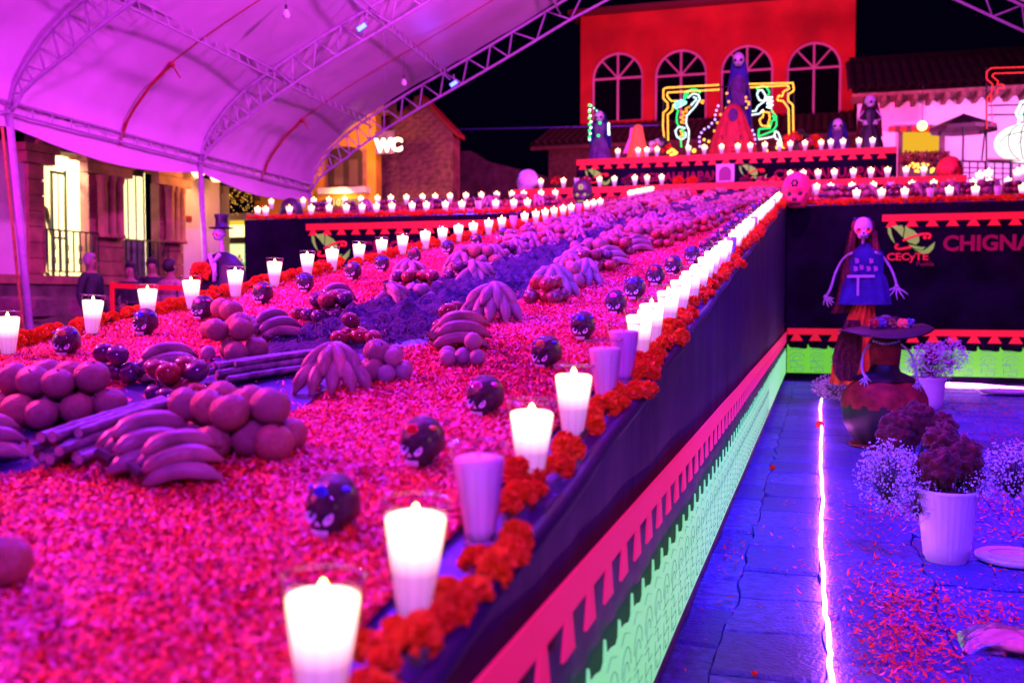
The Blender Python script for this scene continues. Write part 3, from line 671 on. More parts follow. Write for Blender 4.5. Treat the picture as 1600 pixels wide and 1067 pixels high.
# ---- fruit placed by hand near the camera, left (L) and right (R) of the moss strip
pile('O', -1.42, 1.36, 6, 'blurred heap at the near end of the ramp')
pile('O', -1.42, 2.17, 17, 'nearest big heap right of the cane bundle')
bunch(-1.40, 1.92, 'lowest, in front of the nearest banana bunch', R(48), 0, 1.0)
bunch(-1.54, 2.00, 'in front of the nearest oranges beside the cut cane ends', R(60), 0, 1.15)
a_, b_ = RP(92,735), RP(262,662)
CA.take(((a_.x+b_.x)/2, (a_.y+b_.y)/2, (a_.z+b_.z)/2+.012), (0, R(-5), math.atan2(b_.y-a_.y, b_.x-a_.x)), 1.0, 'bundle of sugar cane with cut ends towards the camera, nearest on the ramp', 'sugar cane bundles')
pile('O', -2.12, 2.36, 16, 'left heap behind the nearest cane bundle')
bunch(-2.02, 1.98, 'half out of the left edge before the oranges', R(60), 0, 1.0)
pile('P', -1.86, 2.62, 10, 'between the nearest oranges and the left banana row', mixk=('D', .35))
bunch(-2.16, 2.92, 'behind the near persimmons with fingers pointing down left', R(50), 0, 1.1)
pile('O', -2.12, 3.28, 8, 'behind the left banana row', mixk=('G', .45))
CA.take((-1.80, 3.05, rz(3.05)+.015), (0,R(-5),R(58)), .85, 'second bundle of sugar cane, lying bare on the blue tarp', 'sugar cane bundles')
bunch(-1.50, 2.90, 'spread beside the second cane bundle, one finger hanging forward', R(25), 1, 1.15)
pile('G', -1.36, 3.02, 9, 'behind the spread bananas beside the second cane', mixk=('O', .2))
bunch(-2.22, 3.72, 'between the left oranges and the dark plums', R(70), 0, 1.1)
bunch(-1.33, 3.60, 'arched over the right rim of the moss, near the camera', R(35), 0, 1.2)
pile('P', -1.42, 3.86, 5, 'behind the arched banana bunch')
pile('P', -2.22, 4.22, 13, 'nearest glossy heap left of the moss', mixk=('D', .4))
bunch(-2.08, 4.62, 'bent over small guavas left of the moss', R(110), 1, 1.1)
pile('G', -1.98, 4.78, 8, 'beside the bent bananas left of the moss')
bunch(-1.42, 4.33, 'standing alone like a hand on the right rim of the moss', R(10), 1, 1.35)
pile('P', -1.55, 4.42, 4, 'left of the standing banana hand')
pile('P', -2.18, 5.20, 14, 'tall glossy heap left of the moss', mixk=('D', .2))
bunch(-1.98, 5.62, 'draped behind the tall persimmon heap', R(80), 1, 1.2)
bunch(-1.36, 5.15, 'in the second heap right of the moss', R(20), 1, 1.3)
pile('P', -1.36, 5.42, 5, 'second heap right of the moss', mixk=('O', .3))
pile('P', -1.75, 3.62, 5, 'small heap on the tarp at the moss end')
pile('D', -2.32, 2.88, 6, 'dark heap outside the left banana row')
bunch(-2.38, 4.62, 'left of the bent banana bunch', R(60), 0, 1.1)
pile('G', -1.20, 3.30, 5, 'pale heap outside the arched bananas')
pile('P', -1.30, 4.80, 7, 'right rim heap behind the banana hand')
pile('O', -2.42, 3.75, 6, 'outer left heap beside the glossy fruit')
bunch(-2.42, 5.70, 'outer left of the tall persimmon heap', R(20), 1, 1.2)
pile('P', -1.40, 5.80, 9, 'third heap right of the moss', mixk=('G', .3))
pile('D', -2.10, 5.75, 7, 'dark heap behind the tall persimmons')
bunch(-1.28, 5.60, 'against the third heap right of the moss', R(-10), 1, 1.2)
k = 0; Y_ = 6.15
while Y_ < 20.3:
    f = 0.0 if Y_ < 8 else min(.45, (Y_-8)*.05)
    for side, nm in ((1, 'right'), (-1, 'left')):
        xc = -1.88 + side*(0.40+f*.75) + rnd.uniform(-.04,.04); yy = Y_ + (0 if side > 0 else .25); w_ = f'{ordn(k)} distant heap {nm} of the moss'
        pile('P' if rnd.random() < .72 else 'O', xc+rnd.uniform(-.05,.05), yy+.16, rnd.choice([13,15,17]), w_, mixk=(rnd.choice('DGO'), .3))
        bunch(xc+rnd.uniform(-.10,.0)*side, yy-.15, w_, rnd.uniform(-.8,.8), 1, rnd.uniform(1.1,1.3))
        if k % 2: bunch(xc+.12*side, yy-.08, w_+', behind', rnd.uniform(0,3), 0, 1.2)
        if Y_ < 12: pile('G', xc-side*.17, yy-.02, 5, w_)
        if Y_ > 8: pile(rnd.choice('PPD'), xc+side*(.26+f*.3), yy-.12, 9, w_+', outer side', mixk=('O', .3))
        if Y_ > 9: bunch(xc+side*.22, yy+.05, w_+', outer side', rnd.uniform(0,3), 1, 1.2)
    if Y_ > 8.5 and k % 2: pile(rnd.choice('PDG'), -1.88+rnd.uniform(-.12,.12), Y_+.2, rnd.choice([7,9,12]), f'heap across the moss beside the {ordn(k)} heaps', mixk=('O', .2)); bunch(-1.88+rnd.uniform(-.2,.2), Y_-.05, f'across the moss beside the {ordn(k)} heaps', rnd.uniform(-.8,.8), 1, 1.2)
    Y_ += .50 + .04*max(0, (Y_-6)*.35); k += 1

# ---- skulls along both rows
i = 0; y = 1.70
for y in [1.70,2.15,2.61,3.26,3.81,4.47,4.95,5.51,6.03,6.69,7.3,7.95,8.6,9.3,10.0,10.7,11.4,12.1,12.8,13.5,14.2,14.9]:
    s_, cn = SK[[0,1,3,2,0,3,0,1,2][i % 9]]; x = -0.885 + (.10 if y > 5.2 else 0)*min(1,(y-5.2)/2)
    s_.take((x, y, rz(y)+.008), (R(-7),0,R(rnd.uniform(-16,4))), .112 if i < 6 else .122, f'black sugar skull with {cn} foil, {ordn(i)} from camera beside the right candle row', 'black sugar skulls along the right candle row'); i += 1
for i, y in enumerate([2.85,3.29,3.78,4.22,4.77,5.24,5.87,6.32,6.9,7.6,8.3,9.1,10.0,10.9,12.0,13.2]):
    s_, cn = SK[[0,2,0,3,1,0,2,0,1][i % 9]]
    s_.take((-2.89, y, rz(y)+.008), (R(-7),0,R(rnd.uniform(-5,20))), .120, f'black sugar skull with {cn} foil, {ordn(i)} from camera beside the left candle row', 'black sugar skulls along the left candle row')
# ---- candles along both edges
yr = [1.105,1.40,1.71,2.05,2.43,2.80,3.09,3.42,3.70,4.06]; d_ = .34
while yr[-1] < 15.0: yr.append(yr[-1]+(d_ if yr[-1] < 5.5 else .35)*rnd.uniform(.85,1.15))
unlit = {2,5,6,17,24,35}
for i, y in enumerate(yr):
    x = -0.592 if i == 0 else -0.585+rnd.uniform(-.008,.008)
    lt = i not in unlit
    candle(x, y, rz(y)+.004, f'{"lit" if lt else "unlit"} glass candle, {ordn(i)} from the camera on the right edge of the ramp', 'candles along the right edge of the ramp', lt, y > 9)
yl = [3.27,3.76,4.16,4.53,5.0,5.50,6.0,6.36,6.78,7.2,7.6,8.1,8.5,8.9]
while yl[-1] < 14.6: yl.append(yl[-1]+.44*rnd.uniform(.9,1.1))
for i, y in enumerate(yl):
    lt = i not in (17, 24); x = -3.16-.13*min(1,max(0,(y-4.5)/1.5))+.1*max(0,(y-8)/7)
    candle(x, y, rz(y)+.004, f'{"lit" if lt else "unlit"} glass candle, {ordn(i)} from the camera on the left edge of the ramp', 'candles along the left edge of the ramp', lt, y > 9)
for i, y in enumerate(np.arange(18.2, 20.8, .28)):
    candle(-3.35, y, rz(y)+.01, f'lit candle, {ordn(i)} in the short bright row left of the fruit below the tier', 'candles in the short upper row', True, True, 1.05)
# ---- candles on wings, tier, stage  (x in photo pixels)
def row_px(xs, Yy, zf, where, grp, un=(), s=1.15):
    for i, px in enumerate(xs):
        p = PY(px, 300, Yy); lt = i not in un
        candle(p.x, Yy, zf(Yy), f'{"lit" if lt else "unlit"} candle, {ordn(i)} from the left {where}', grp, lt, True, s)
row_px([402,415,452,486,514,541,565,588,612,644,666,696,722,748,774,803,824], YC+.12, lambda y: rz(YC)-.02, 'in the front row on the left wing', 'candles in the front row on the left wing', (13,), 1.25)
row_px([424,474,490,514,539,564,590,611,635,660,680,703,728,752,776,800,818,845,868], 19.2, rz, 'in the back row on the left wing', 'candles in the back row on the left wing', (), 1.3)
row_px([1338,1378,1414,1454,1484,1524,1559,1598], YC+.12, lambda y: rz(YC)-.02, 'in the front row on the right wing', 'candles in the front row on the right wing', (3,6), 1.25)
row_px([1276,1268,1298,1331,1365,1392,1425,1459,1486,1520,1545,1575], 18.9, lambda y: rz(y)-.03, 'in the back row on the right wing', 'candles in the back row on the right wing', (1,5,8), 1.3)
row_px([845,880,901,937,960,992,1011,1034], YE+.12, lambda y: 3.60, 'on the red tier left of the framed picture', 'candles on the left of the red tier', (2,), 1.3)
row_px([1234,1255,1278,1304,1333,1360,1386,1415,1442], YE+.12, lambda y: 3.58, 'on the red tier right of the framed picture', 'candles on the right of the red tier', (), 1.35)
row_px([965,997,1010,1026,1075,1100,1127,1152,1172,1194,1217,1234,1257,1282,1297,1316,1341,1362], 23.15, lambda y: 4.47, 'along the front edge of the top stage', 'candles along the stage edge', (), 1.35)

# ================================================================== MARIGOLDS
def marigold_mesh(n=70):
    m = MB(); rr = random.Random(4)
    for i in range(n):
        e = math.asin(rr.uniform(-.35, 1)); a = rr.uniform(0, 6.283); d = Vector((math.cos(e)*math.cos(a), math.cos(e)*math.sin(a), math.sin(e)))
        t = Vector((-d.y, d.x, 0)); t = t.normalized() if t.length > .01 else Vector((1,0,0)); u = d.cross(t)
        t = (t*math.cos(i)+u*math.sin(i)); c = d*rr.uniform(.5,.72); w_ = .30; tip = d*1.05 + u*rr.uniform(-.2,.2)
        m.add([c - t*w_*.6, c + t*w_*.6, tip + t*w_ - d*.04, tip+d*.10, tip - t*w_ - d*.04], [(0,1,2,3,4)])
    m.ball((0,0,0), (.62,.62,.55), 8, 5)
    return m
mgm = marigold_mesh(); mg = mgm.build('marigold', M['mari']); mesh_a = mg.data
mg2 = MB(); mg2.v, mg2.f, mg2.m = mgm.v, mgm.f, mgm.m; mg2o = mg2.build('marigold', M['mari_d']); mesh_b = mg2o.data
bpy.data.objects.remove(mg); bpy.data.objects.remove(mg2o)
def garland(label, pts, nper, r, base, spread=.02):
    e = empty('marigold_garland', base, label, 'garland', world=True)
    c_ = MB(); c_.tube(pts, .008, 5); c_.build('string', M['stem'], e)
    pts = [Vector(p) for p in pts]
    n = 0
    for a, b_ in zip(pts[:-1], pts[1:]):
        k = max(1, round((b_-a).length/nper))
        for q in range(k):
            if n >= 295: return e
            if rnd.random() < .04: continue
            if nper < .03 and noise.noise(Vector((0, a.lerp(b_, (q+.5)/k).y*6.5, 2))) > .14: continue
            p = a.lerp(b_, (q+.5)/k) + Vector((rnd.gauss(0,spread), rnd.gauss(0,spread*.4), abs(rnd.gauss(0,.012))))
            o = bpy.data.objects.new('marigold', mesh_a if rnd.random() < .6 else mesh_b); col.objects.link(o); o.parent = e
            o.location = p - e.location; s_ = r*rnd.uniform(.75,1.2); o.scale = (s_,s_,s_*rnd.uniform(.8,1)); o.rotation_euler = (rnd.uniform(-.9,.9), rnd.uniform(-.9,.9), rnd.uniform(0,6)); n += 1
    return e
def gx(y): return -0.545 + 0.022*math.sin(y*2.3) + 0.014*math.sin(y*5.1)
garland('thick orange marigold garland along the right edge of the ramp outside the candles', [(gx(y)+.018*math.sin(y*9), y, rz(y)+.022) for y in np.arange(1.0, 7.6, .09)], .0235, .026, (-.54, 4, rz(4)), .019)
garland('far part of the marigold garland on the right edge of the ramp', [(gx(y), y, rz(y)+.030) for y in np.arange(7.6, 15.4, .3)], .05, .040, (-.54, 11, rz(11)), .016)
garland('orange marigold garland on the left edge of the ramp behind the candles', [(-3.27+.02*math.sin(y*3)-.04*min(1,max(0,y-4.5)), y, rz(y)+.035) for y in np.arange(2.6, 14.8, .25)], .048, .036, (-3.3, 8, rz(8)), .022)
garland('red flower trim along the front edge of the left wing', [(x, YC+.02, rz(YC)-.01) for x in np.arange(-9.7, XL, .5)], .06, .045, (-6.5, YC, rz(YC)), .01)
garland('red flower trim along the front edge of the right wing', [(x, YC+.02, rz(YC)-.01) for x in np.arange(XR, 4.6, .5)], .06, .045, (2, YC, rz(YC)), .01)
# petals over wings and tiers
Pw = []
for x0, x1, n in ((-9.7, XL, 9000), (XR, 4.5, 7000)):
    X = rg.uniform(x0, x1, n); Y = rg.uniform(YC+.05, YE, n); Pw.append(np.stack([X, Y, RZ+RS*Y-.02+.03*rg.uniform(0,1,n)], 1))
tag(petals_mesh('petal_cover', np.concatenate(Pw), None, 0.06, PM, [.45,.4,.05,.1], 6), 'red petals covering the two wings of the altar', 'petals', kind='stuff')
n = 2600; X = rg.uniform(-6.4, 2.6, n); Yq = rg.uniform(YE+.02, 22.9, n)
n2 = 2600; X2 = rg.uniform(-5.4, 1.5, n2); Y2 = rg.uniform(23.05, 25.9, n2)
tag(petals_mesh('petal_edging', np.concatenate([np.stack([X,Yq,3.53+.09*rg.uniform(0,1,n)],1), np.stack([X2,Y2,4.39+.09*rg.uniform(0,1,n2)],1)]), None, 0.07, PM, [.5,.4,.05,.05], 7, .9), 'red petals heaped on the two upper tiers', 'petals', kind='stuff')
# fruit heaps on the wings
def wing_heaps(xs, Yy, nm):
    for i, px in enumerate(xs):
        p = PY(px, 310, Yy); w_ = f'{ordn(i)} heap from the left, {nm} wing'
        pile(rnd.choice('PPO'), p.x, Yy, 11, w_, mixk=('D', .4), s=1.35)
        if i % 2: BB.take((p.x+.32, Yy, rz(Yy)+.01), (0,0,rnd.uniform(0,3)), 1.6, f'pale banana bunch {w_}', 'banana bunches on the wings')
wing_heaps([500,548,604,648,690,738,770,812,860], 17.2, 'left')
wing_heaps([1296,1322,1352,1392,1422,1450,1482,1512,1548,1580], 17.0, 'right')

ov = MB(); ovm = [M['persimmon'], M['orange'], M['plum'], M['guava']]; ovk = ['glossy persimmon', 'orange', 'dark plum', 'pale guava']
for nn, p, r_ in OVER: ov.ball(p, (r_, r_, r_*.9), 10, 7, mi=ovk.index(nn))
if OVER: tag(ov.build('distant_fruit', ovm, smooth=True), 'far heaped fruit on the altar too small to tell apart', 'fruit', kind='stuff')
# ================================================================== LED ROPES, AISLE
rp = MB(); pr = [(1302,1110),(1299,1067),(1297,1020),(1294,985),(1288,950),(1287,900),(1283,850),(1283,810),(1286,780),(1283,740),(1282,700),(1284,672),(1281,640),(1284,618)]
pts = [PZ(x, y, 0.013) for x, y in pr]; fine = []
for a, b_ in zip(pts[:-1], pts[1:]):
    for q in range(4): fine.append(a.lerp(b_, q/4) + Vector((rnd.uniform(-.004,.004), 0, 0)))
rp.tube(fine, 0.0085, 8); tag(rp.build('led_rope', M['rope'], smooth=True), 'glowing pink-white rope light running down the aisle floor', 'rope light')
rp = MB(); rp.tube([PZ(x, y, 0.03) for x, y in ((1400,598),(1440,599),(1480,601),(1530,603),(1570,607),(1660,611))], 0.028, 8)
tag(rp.build('led_rope', M['rope'], smooth=True), 'glowing pink-white rope light along the foot of the right wing', 'rope light')
# scattered petals on the paving
def floor_patch(n, cx_, cy_, sx, sy):
    return np.stack([rg.normal(cx_, sx, n), rg.normal(cy_, sy, n), .006+.010*rg.uniform(0,1,n)], 1)
fp = [floor_patch(900,.36,4.35,.10,.40), floor_patch(420,.30,3.75,.09,.25), floor_patch(420,.66,4.3,.14,.22), floor_patch(1900,1.2,6.6,.35,.8), floor_patch(420,.55,6.3,.2,.35), floor_patch(1500,1.9,9.3,.5,1.6),
      floor_patch(700,1.9,12.6,.6,.7), floor_patch(60,-.25,5.2,.12,1.0), floor_patch(25,-.42,5.1,.03,.15), floor_patch(220,.2,4.8,.12,.9), floor_patch(150,.9,4.2,.3,.6)]
fp = np.concatenate(fp); fp = fp[(fp[:,0] > -.45) & ((fp[:,0] > .05) | (fp[:,0] < -.02))]
tag(petals_mesh('fallen_petals', fp, None, 0.026, [M['pet_o'], M['pet_r'], M['pet_p']], [.5,.4,.1], 12, .35), 'loose orange petals scattered over the aisle paving', 'petals', kind='stuff')
for px, py, r_, lb in ((1207,731,.022,'single red flower head lying on the blue lit paving'), (1281,664,.04,'red flower head lying on the rope light'), (1179,1052,.010,'tiny red bud on the paving at the near end of the aisle')):
    o = bpy.data.objects.new('marigold_bloom', mesh_b); col.objects.link(o); p = PZ(px, py, r_*.5); o.location = p; o.scale = (r_,)*3; tag(o, lb, 'flower')

def cockscomb(e, c, r, seed):
    def fn(d):
        n_ = noise.noise(d*2.6+Vector((seed,0,0)))*.34 + noise.noise(d*7+Vector((seed,3,0)))*.16 + noise.noise(d*17+Vector((0,seed,0)))*.08
        return d*(1+n_)
    m = MB(); m.ball(c, r, 40, 28, fn=fn); m.build('cockscomb', M['cocks'], e, smooth=True)
def gyps(e, c, rr, n, seed, fs=.0045):
    n = int(n*1.9); fs *= 1.1
    rr_ = random.Random(seed); c = Vector(c); st = MB(); fl = MB(); P_ = []
    for i in range(n):
        d = Vector((rr_.gauss(0,1), rr_.gauss(0,1), rr_.gauss(0,1))).normalized()*rr_.uniform(.35,1)**.6
        p = c + Vector((d.x*rr[0], d.y*rr[1], d.z*rr[2])); P_.append(p); s_ = fs*rr_.uniform(.6,1.5)
        for q in range(3):
            t = Vector((rr_.gauss(0,1), rr_.gauss(0,1), rr_.gauss(0,1))).normalized()*s_; u = t.orthogonal().normalized()*s_
            fl.add([p-t-u*.3, p+u, p+t-u*.3, p-u], [(0,1,2,3)])
    for i in range(0, n, 3): st.tube([c - Vector((0,0,rr[2]*.7)), c.lerp(P_[i], .55)+Vector((0,0,-.01)), P_[i]], .0007, 3, cap=False)
    st.build('fine_stems', M['stem'], e); o = fl.build('tiny_blossoms', M['gyp'], e); o['kind'] = 'stuff'
def bucket(loc, r0, r1, h, label, seed, cocks, gys):
    e = empty('flower_bucket', loc, label, 'flower pot'); L_ = Vector(loc)
    m = MB(); n = 120; prof = [(r0*.90,0),(r0*.93,.012),(r0*.93,.02),(r0,.03)] + [(r0+(r1-r0)*t, .03+(h-.05)*t) for t in (.2,.4,.6,.8,1)] + [(r1*1.03,h-.015),(r1*1.03,h),(r1*.98,h),(r1*.95,h-.03)]
    vs = []; fs = []
    for i, (q, z) in enumerate(prof):
        for k_ in range(n):
            t = 2*math.pi*k_/n; fl = .022*abs(math.sin(t*14))**.6 if 3 <= i <= 8 else 0
            vs.append(L_ + Vector((q*(1-.022+fl)*math.cos(t), q*(1-.022+fl)*math.sin(t), z)))
    for i in range(len(prof)-1):
        for k_ in range(n): fs.append((i*n+k_, i*n+(k_+1)%n, (i+1)*n+(k_+1)%n, (i+1)*n+k_))
    fs.append(tuple(range(n-1,-1,-1))); m.add(vs, fs); m.build('ribbed_pot', M['bucket'], e, smooth=True)
    m = MB(); m.lathe([(r1*.9,h-.035),(.001,h-.03)], 20, c=loc, cap0=False); 
    for q in range(14):
        a = q*.45; m.tube([L_+Vector((0.5*r1*math.cos(a),.5*r1*math.sin(a),h-.05)), L_+Vector((.8*r1*math.cos(a),.8*r1*math.sin(a),h+.10))], .004, 5)
    m.build('stalks', M['stem'], e)
    for i, (dx, dy, dz, r_) in enumerate(cocks): cockscomb(e, L_+Vector((dx,dy,dz)), r_, seed+i*3.3)
    for i, (dx, dy, dz, rr, nn, fs_) in enumerate(gys): gyps(e, L_+Vector((dx,dy,dz)), rr, nn, seed*10+i, fs_)
    return e
p = PZ(1482, 885, 0)
bucket((p.x, p.y+.1, 0), .105, .142, .36, 'ribbed white pot holding dark red cockscomb and tiny white blossoms in front', 2,
       [(-.03,-.02,.47,.10),(.07,.0,.52,.085),(-.02,.05,.58,.085),(.09,.04,.43,.07),(-.10,.05,.43,.06)],
       [(-.27,.02,.40,(.17,.14,.20),420,.0048),(-.14,-.05,.32,(.12,.10,.14),220,.0045),(.30,.05,.44,(.18,.16,.17),520,.0048),(.12,-.05,.38,(.08,.08,.08),90,.004)])
p = PZ(1455, 640, 0)
bucket((p.x, p.y+.1, 0), .13, .165, .36, 'ribbed white pot with a cloud of tiny purple-lit blossoms behind the dark figures', 4, [(0,0,.58,.09)],
       [(0,0,.52,(.28,.22,.26),700,.008),(.2,0,.62,(.2,.2,.2),260,.008)])
# heap of dark cockscomb between the pots
e = empty('flower_bunch', PZ(1435, 735, 0), 'dark bunch of cockscomb flowers standing behind the front white pot', 'flowers')
L_ = e.location
for i, (px, py, r_) in enumerate(((1405,672,.155),(1432,655,.13),(1468,668,.12),(1400,715,.10))): cockscomb(e, PY(px, py, L_.y), r_*.95, 20+i)
m = MB()
for i in range(8): m.tube([L_+Vector((rnd.uniform(-.05,.05),0,0)), L_+Vector((rnd.uniform(-.12,.12),rnd.uniform(-.05,.05),.22))], .006, 5)
m.build('stalks', M['stem'], e)
e = empty('blossom_sprays', PZ(1310, 625, 0), 'low cloud of tiny white blossoms at the head of the rope light', 'flowers'); L_ = e.location
gyps(e, L_+Vector((0,0,.16)), (.34,.3,.17), 520, 77, .008)
e = empty('blossom_sprays', PZ(1400, 760, 0), 'spray of tiny white blossoms lying left behind the front pot', 'flowers'); L_ = e.location
gyps(e, L_+Vector((-.02,.1,.13)), (.20,.2,.12), 420, 78, .0055)
# white lid, wrapped bread, glass tray, fruit pile, plates
p = PZ(1580, 882, 0); e = empty('plastic_lid', (p.x+.02, p.y+.05, 0), 'round white plastic lid lying on the paving beside the front pot', 'lid')
m = MB(); m.lathe([(.165,.012),(.172,.016),(.175,.035),(.168,.040),(.160,.034),(.001,.034)], 48, c=e.location); m.build('lid_plate', M['bucket'], e, smooth=True)
m = MB(); m.tube([e.location+Vector((.115*math.cos(t), .115*math.sin(t), .036)) for t in np.linspace(0,2*math.pi,40)], .004, 5, cap=False); m.build('raised_ring', M['bucket'], e, smooth=True)
p = PZ(1585, 1030, 0); e = empty('wrapped_bread', (p.x, p.y, 0), 'bread in crinkled clear wrap with a torn end, at the near right corner', 'bread'); L_ = e.location
m = MB(); m.ball(L_+Vector((.05,.10,.035)), (.16,.11,.032), 20, 12); m.build('bread_loaf', mat('bread_crust', (.75,.30,.30), .7, .3, 12), e, smooth=True)
m = MB(); vs = []; fs = []; nx, ny = 36, 20
for j in range(ny+1):
    for i in range(nx+1):
        u, v = i/nx, j/ny; x = -.17+.48*u; y = -.02+.25*v+.02*math.sin(u*7); ed = min(u, 1-u)*4; z = .010+.068*min(1,ed)**.6*math.sin(v*math.pi)**.5 + .010*noise.noise(Vector((u*9,v*9,2)))+.005*noise.noise(Vector((u*25,v*25,2)))
        vs.append(L_+Vector((x,y,z)))
for j in range(ny):
    for i in range(nx): q = j*(nx+1)+i; fs.append((q,q+1,q+nx+2,q+nx+1))
m.add(vs, fs); m.build('clear_wrap', glassmat('plastic_wrap', (.80,.76,.84), 2.2, .25), e, smooth=True)
p = PZ(1592, 616, 0); e = empty('glass_tray', (p.x-.1, p.y, 0), 'shallow clear tray on the petals near the far right pot', 'tray'); L_ = e.location
m = MB(); m.lathe([(.22,.01),(.27,.02),(.30,.05),(.29,.055)], 28, c=L_, sx=1.3); m.build('tray_rim', M['bucket'], e, smooth=True)
for px, py, n_ in ((1535,690,9),(1518,634,6)):
    p = PZ(px, py, 0)
    pile('P', p.x, p.y+.1, n_, 'little aisle pile right of the figures' if n_ == 9 else 'dark little pile near the far tray', mixk=('O', .3), s=1.15, zf=lambda y: 0.0)

# ================================================================== SCULPTED FIGURES
def head_skull(e, c, s, name='skull_head', eye=None, mt=None, rotz=0, tilt=0):
    Mt = Matrix.Translation(Vector(c)) @ Matrix.Rotation(rotz,4,'Z') @ Matrix.Rotation(tilt,4,'X') @ Matrix.Scale(s,4)
    m = MB(); m.ball((0,0,0), 1, 20, 16, fn=skull_fn); m.v = [tuple(Mt @ Vector(v)) for v in m.v]; h = m.build(name, mt or M['bone'], e, smooth=True)
    for sg in (-1,1):
        m = MB(); m.ball(skull_pt(sg*.46,-.06,.95), (.17,.07,.15), 12, 8); m.v = [tuple(Mt @ Vector(v)) for v in m.v]; q = m.build('eye_ring', eye or M['black'], h, origin=e.location if e.get('wo') else None, smooth=True)
        m = MB(); m.ball(skull_pt(sg*.46,-.06,1.06), (.085,.05,.08), 10, 6); m.v = [tuple(Mt @ Vector(v)) for v in m.v]; q = m.build('eye_hole', M['black'], h, origin=e.location if e.get('wo') else None, smooth=True)
    m = MB(); m.ball(skull_pt(0,-.36,1.0), (.05,.03,.06), 8, 6)
    for a in np.linspace(-.4,.4,6): m.tube([skull_pt(a,-.58,1.02), skull_pt(a,-.78,1.02)], .012, 4)
    m.v = [tuple(Mt @ Vector(v)) for v in m.v]; m.build('mouth_marks', M['black'], h, origin=e.location if e.get('wo') else None)
    return h
def bone_arm(e, pts, r, fing, fr=.6, side=1, name='skeleton_arm', mt=None):
    """arm tube with a five fingered hand; fing = finger direction angles in the picture plane (x,z)"""
    m = MB(); pts = [Vector(p) for p in pts]; n = len(pts)
    sm = []
    for i in range(n-1):
        for q in range(4):
            t = q/4; p0 = pts[max(i-1,0)]; p1 = pts[i]; p2 = pts[i+1]; p3 = pts[min(i+2,n-1)]
            sm.append(.5*((2*p1)+(p2-p0)*t+(2*p0-5*p1+4*p2-p3)*t*t+(3*p1-p0-3*p2+p3)*t**3))
    sm.append(pts[-1]); m.tube(sm, r, 7); w_ = sm[-1]; m.ball(w_, r*1.9, 8, 6)
    for i, (a, L) in enumerate(fing):
        d = Vector((math.cos(a), -.12, math.sin(a))); d2 = Vector((math.cos(a+(-.25 if i < 2 else .2)), -.3, math.sin(a+.0)-.15)).normalized()
        m.tube([w_+d*r, w_+d*L*.55, w_+d*L*.55+d2*L*.45], r*fr, 6, rs=[r*fr*1.1, r*fr*1.15, r*fr*.7])
    return m.build(name, mt or M['bone'], e, smooth=True)
def sheetm(e, name, rows, mt, th=.01, smooth=True, closed=False):
    """surface through rows of points"""
    m = MB(); n = len(rows[0]); vs = [p for r_ in rows for p in r_]; fs = []
    for i in range(len(rows)-1):
        for k_ in range(n if closed else n-1): fs.append((i*n+k_, i*n+(k_+1)%n, (i+1)*n+(k_+1)%n, (i+1)*n+k_))
    m.add(vs, fs); return m.build(name, mt, e, smooth=smooth)
def skirt(e, name, c, prof, mt, folds=9, fa=.06, sy=.8, n=72, seed=0, arc=None):
    c = Vector(c); rows = []
    for r_, z in prof:
        row = []
        for k_ in range(n):
            t = 2*math.pi*k_/n; q = r_*(1+fa*math.sin(folds*t+seed+z*2)*min(1,(prof[-1][1]-z)*3+.15)); row.append(c+Vector((q*math.cos(t), q*math.sin(t)*sy, z)))
        rows.append(row)
    return sheetm(e, name, rows, mt, closed=True)
# tall figure with long reddish hair, blue dress, thin arms
YT = 12.0; q = lambda x, y: PY(x, y, YT); b0 = q(1347, 600); b0.z = 0
e = empty('skeleton_figure', b0, 'tall paper skeleton woman with long reddish hair, blue dress and thin spread arms', 'figure')
head_skull(e, q(1348, 373)+Vector((0,-.10,0)), .225, eye=M['redeye'], rotz=0)
m = MB(); m.tube([q(1348,388), q(1349,372)], .018, 8); m.build('neck', M['bone'], e, smooth=True)
m = MB(); m.ball(q(1348,354)+Vector((0,-.035,0)), (.125,.11,.105), 18, 12); m.build('hair_cap', M['hair'], e, smooth=True)
m = MB(); m.ball(q(1347,347)+Vector((0,-.02,0)), (.095,.07,.04), 12, 8); 
for i in range(5): m.ball(q(1336+i*5.5, 343)+Vector((0,-.07,0)), .018, 8, 6)
m.build('hair_crown', M['bluedress'], e, smooth=True)
Ls = [(1340,345,1356,345),(1327,360,1369,360),(1318,400,1377,400),(1312,440,1382,440),(1306,470,1380,472),(1298,490,1362,487)]
rows = []
for x0, y0, x1, y1 in Ls:
    a, c_ = q(x0,y0), q(x1,y1); rows.append([a.lerp(c_, t)+Vector((0, .12-.10*abs(2*t-1)+.02*math.sin(t*40), 0)) for t in np.linspace(0,1,40)])
sheetm(e, 'long_hair', rows, M['hair'])
for xa, xb, dx in ((1327,1337,-1),(1360,1370,1)):
    sheetm(e, 'hair_lock', [[q(x, y)+Vector((0,-.05+.03*math.sin((x-xa)),0)) for x in np.linspace(xa+dx*o_, xb+dx*o_*.6, 8)] for y, o_ in ((362,0),(400,4),(440,8),(470,10))], M['hair'])
cx0 = q(1348, 500); cy0 = YT
dz = lambda y: q(1348, y).z - 0
e_prof = [(.275, dz(476)), (.245, dz(450)), (.215, dz(433)), (.185, dz(428)), (.19, dz(405)), (.18, dz(395)), (.08, dz(385)), (.03, dz(380))]
skirt(e, 'blue_dress', (cx0.x+.02, YT, 0), e_prof, M['bluedress'], 10, .05, .55)
m = MB(); m.box((q(1330,0).x, YT-.135, dz(434)), (q(1373,0).x, YT-.12, dz(430))); m.box((q(1347,0).x-.012, YT-.15, dz(462)), (q(1347,0).x+.012, YT-.13, dz(434))); m.build('white_sash', M['bone'], e)
m = MB()
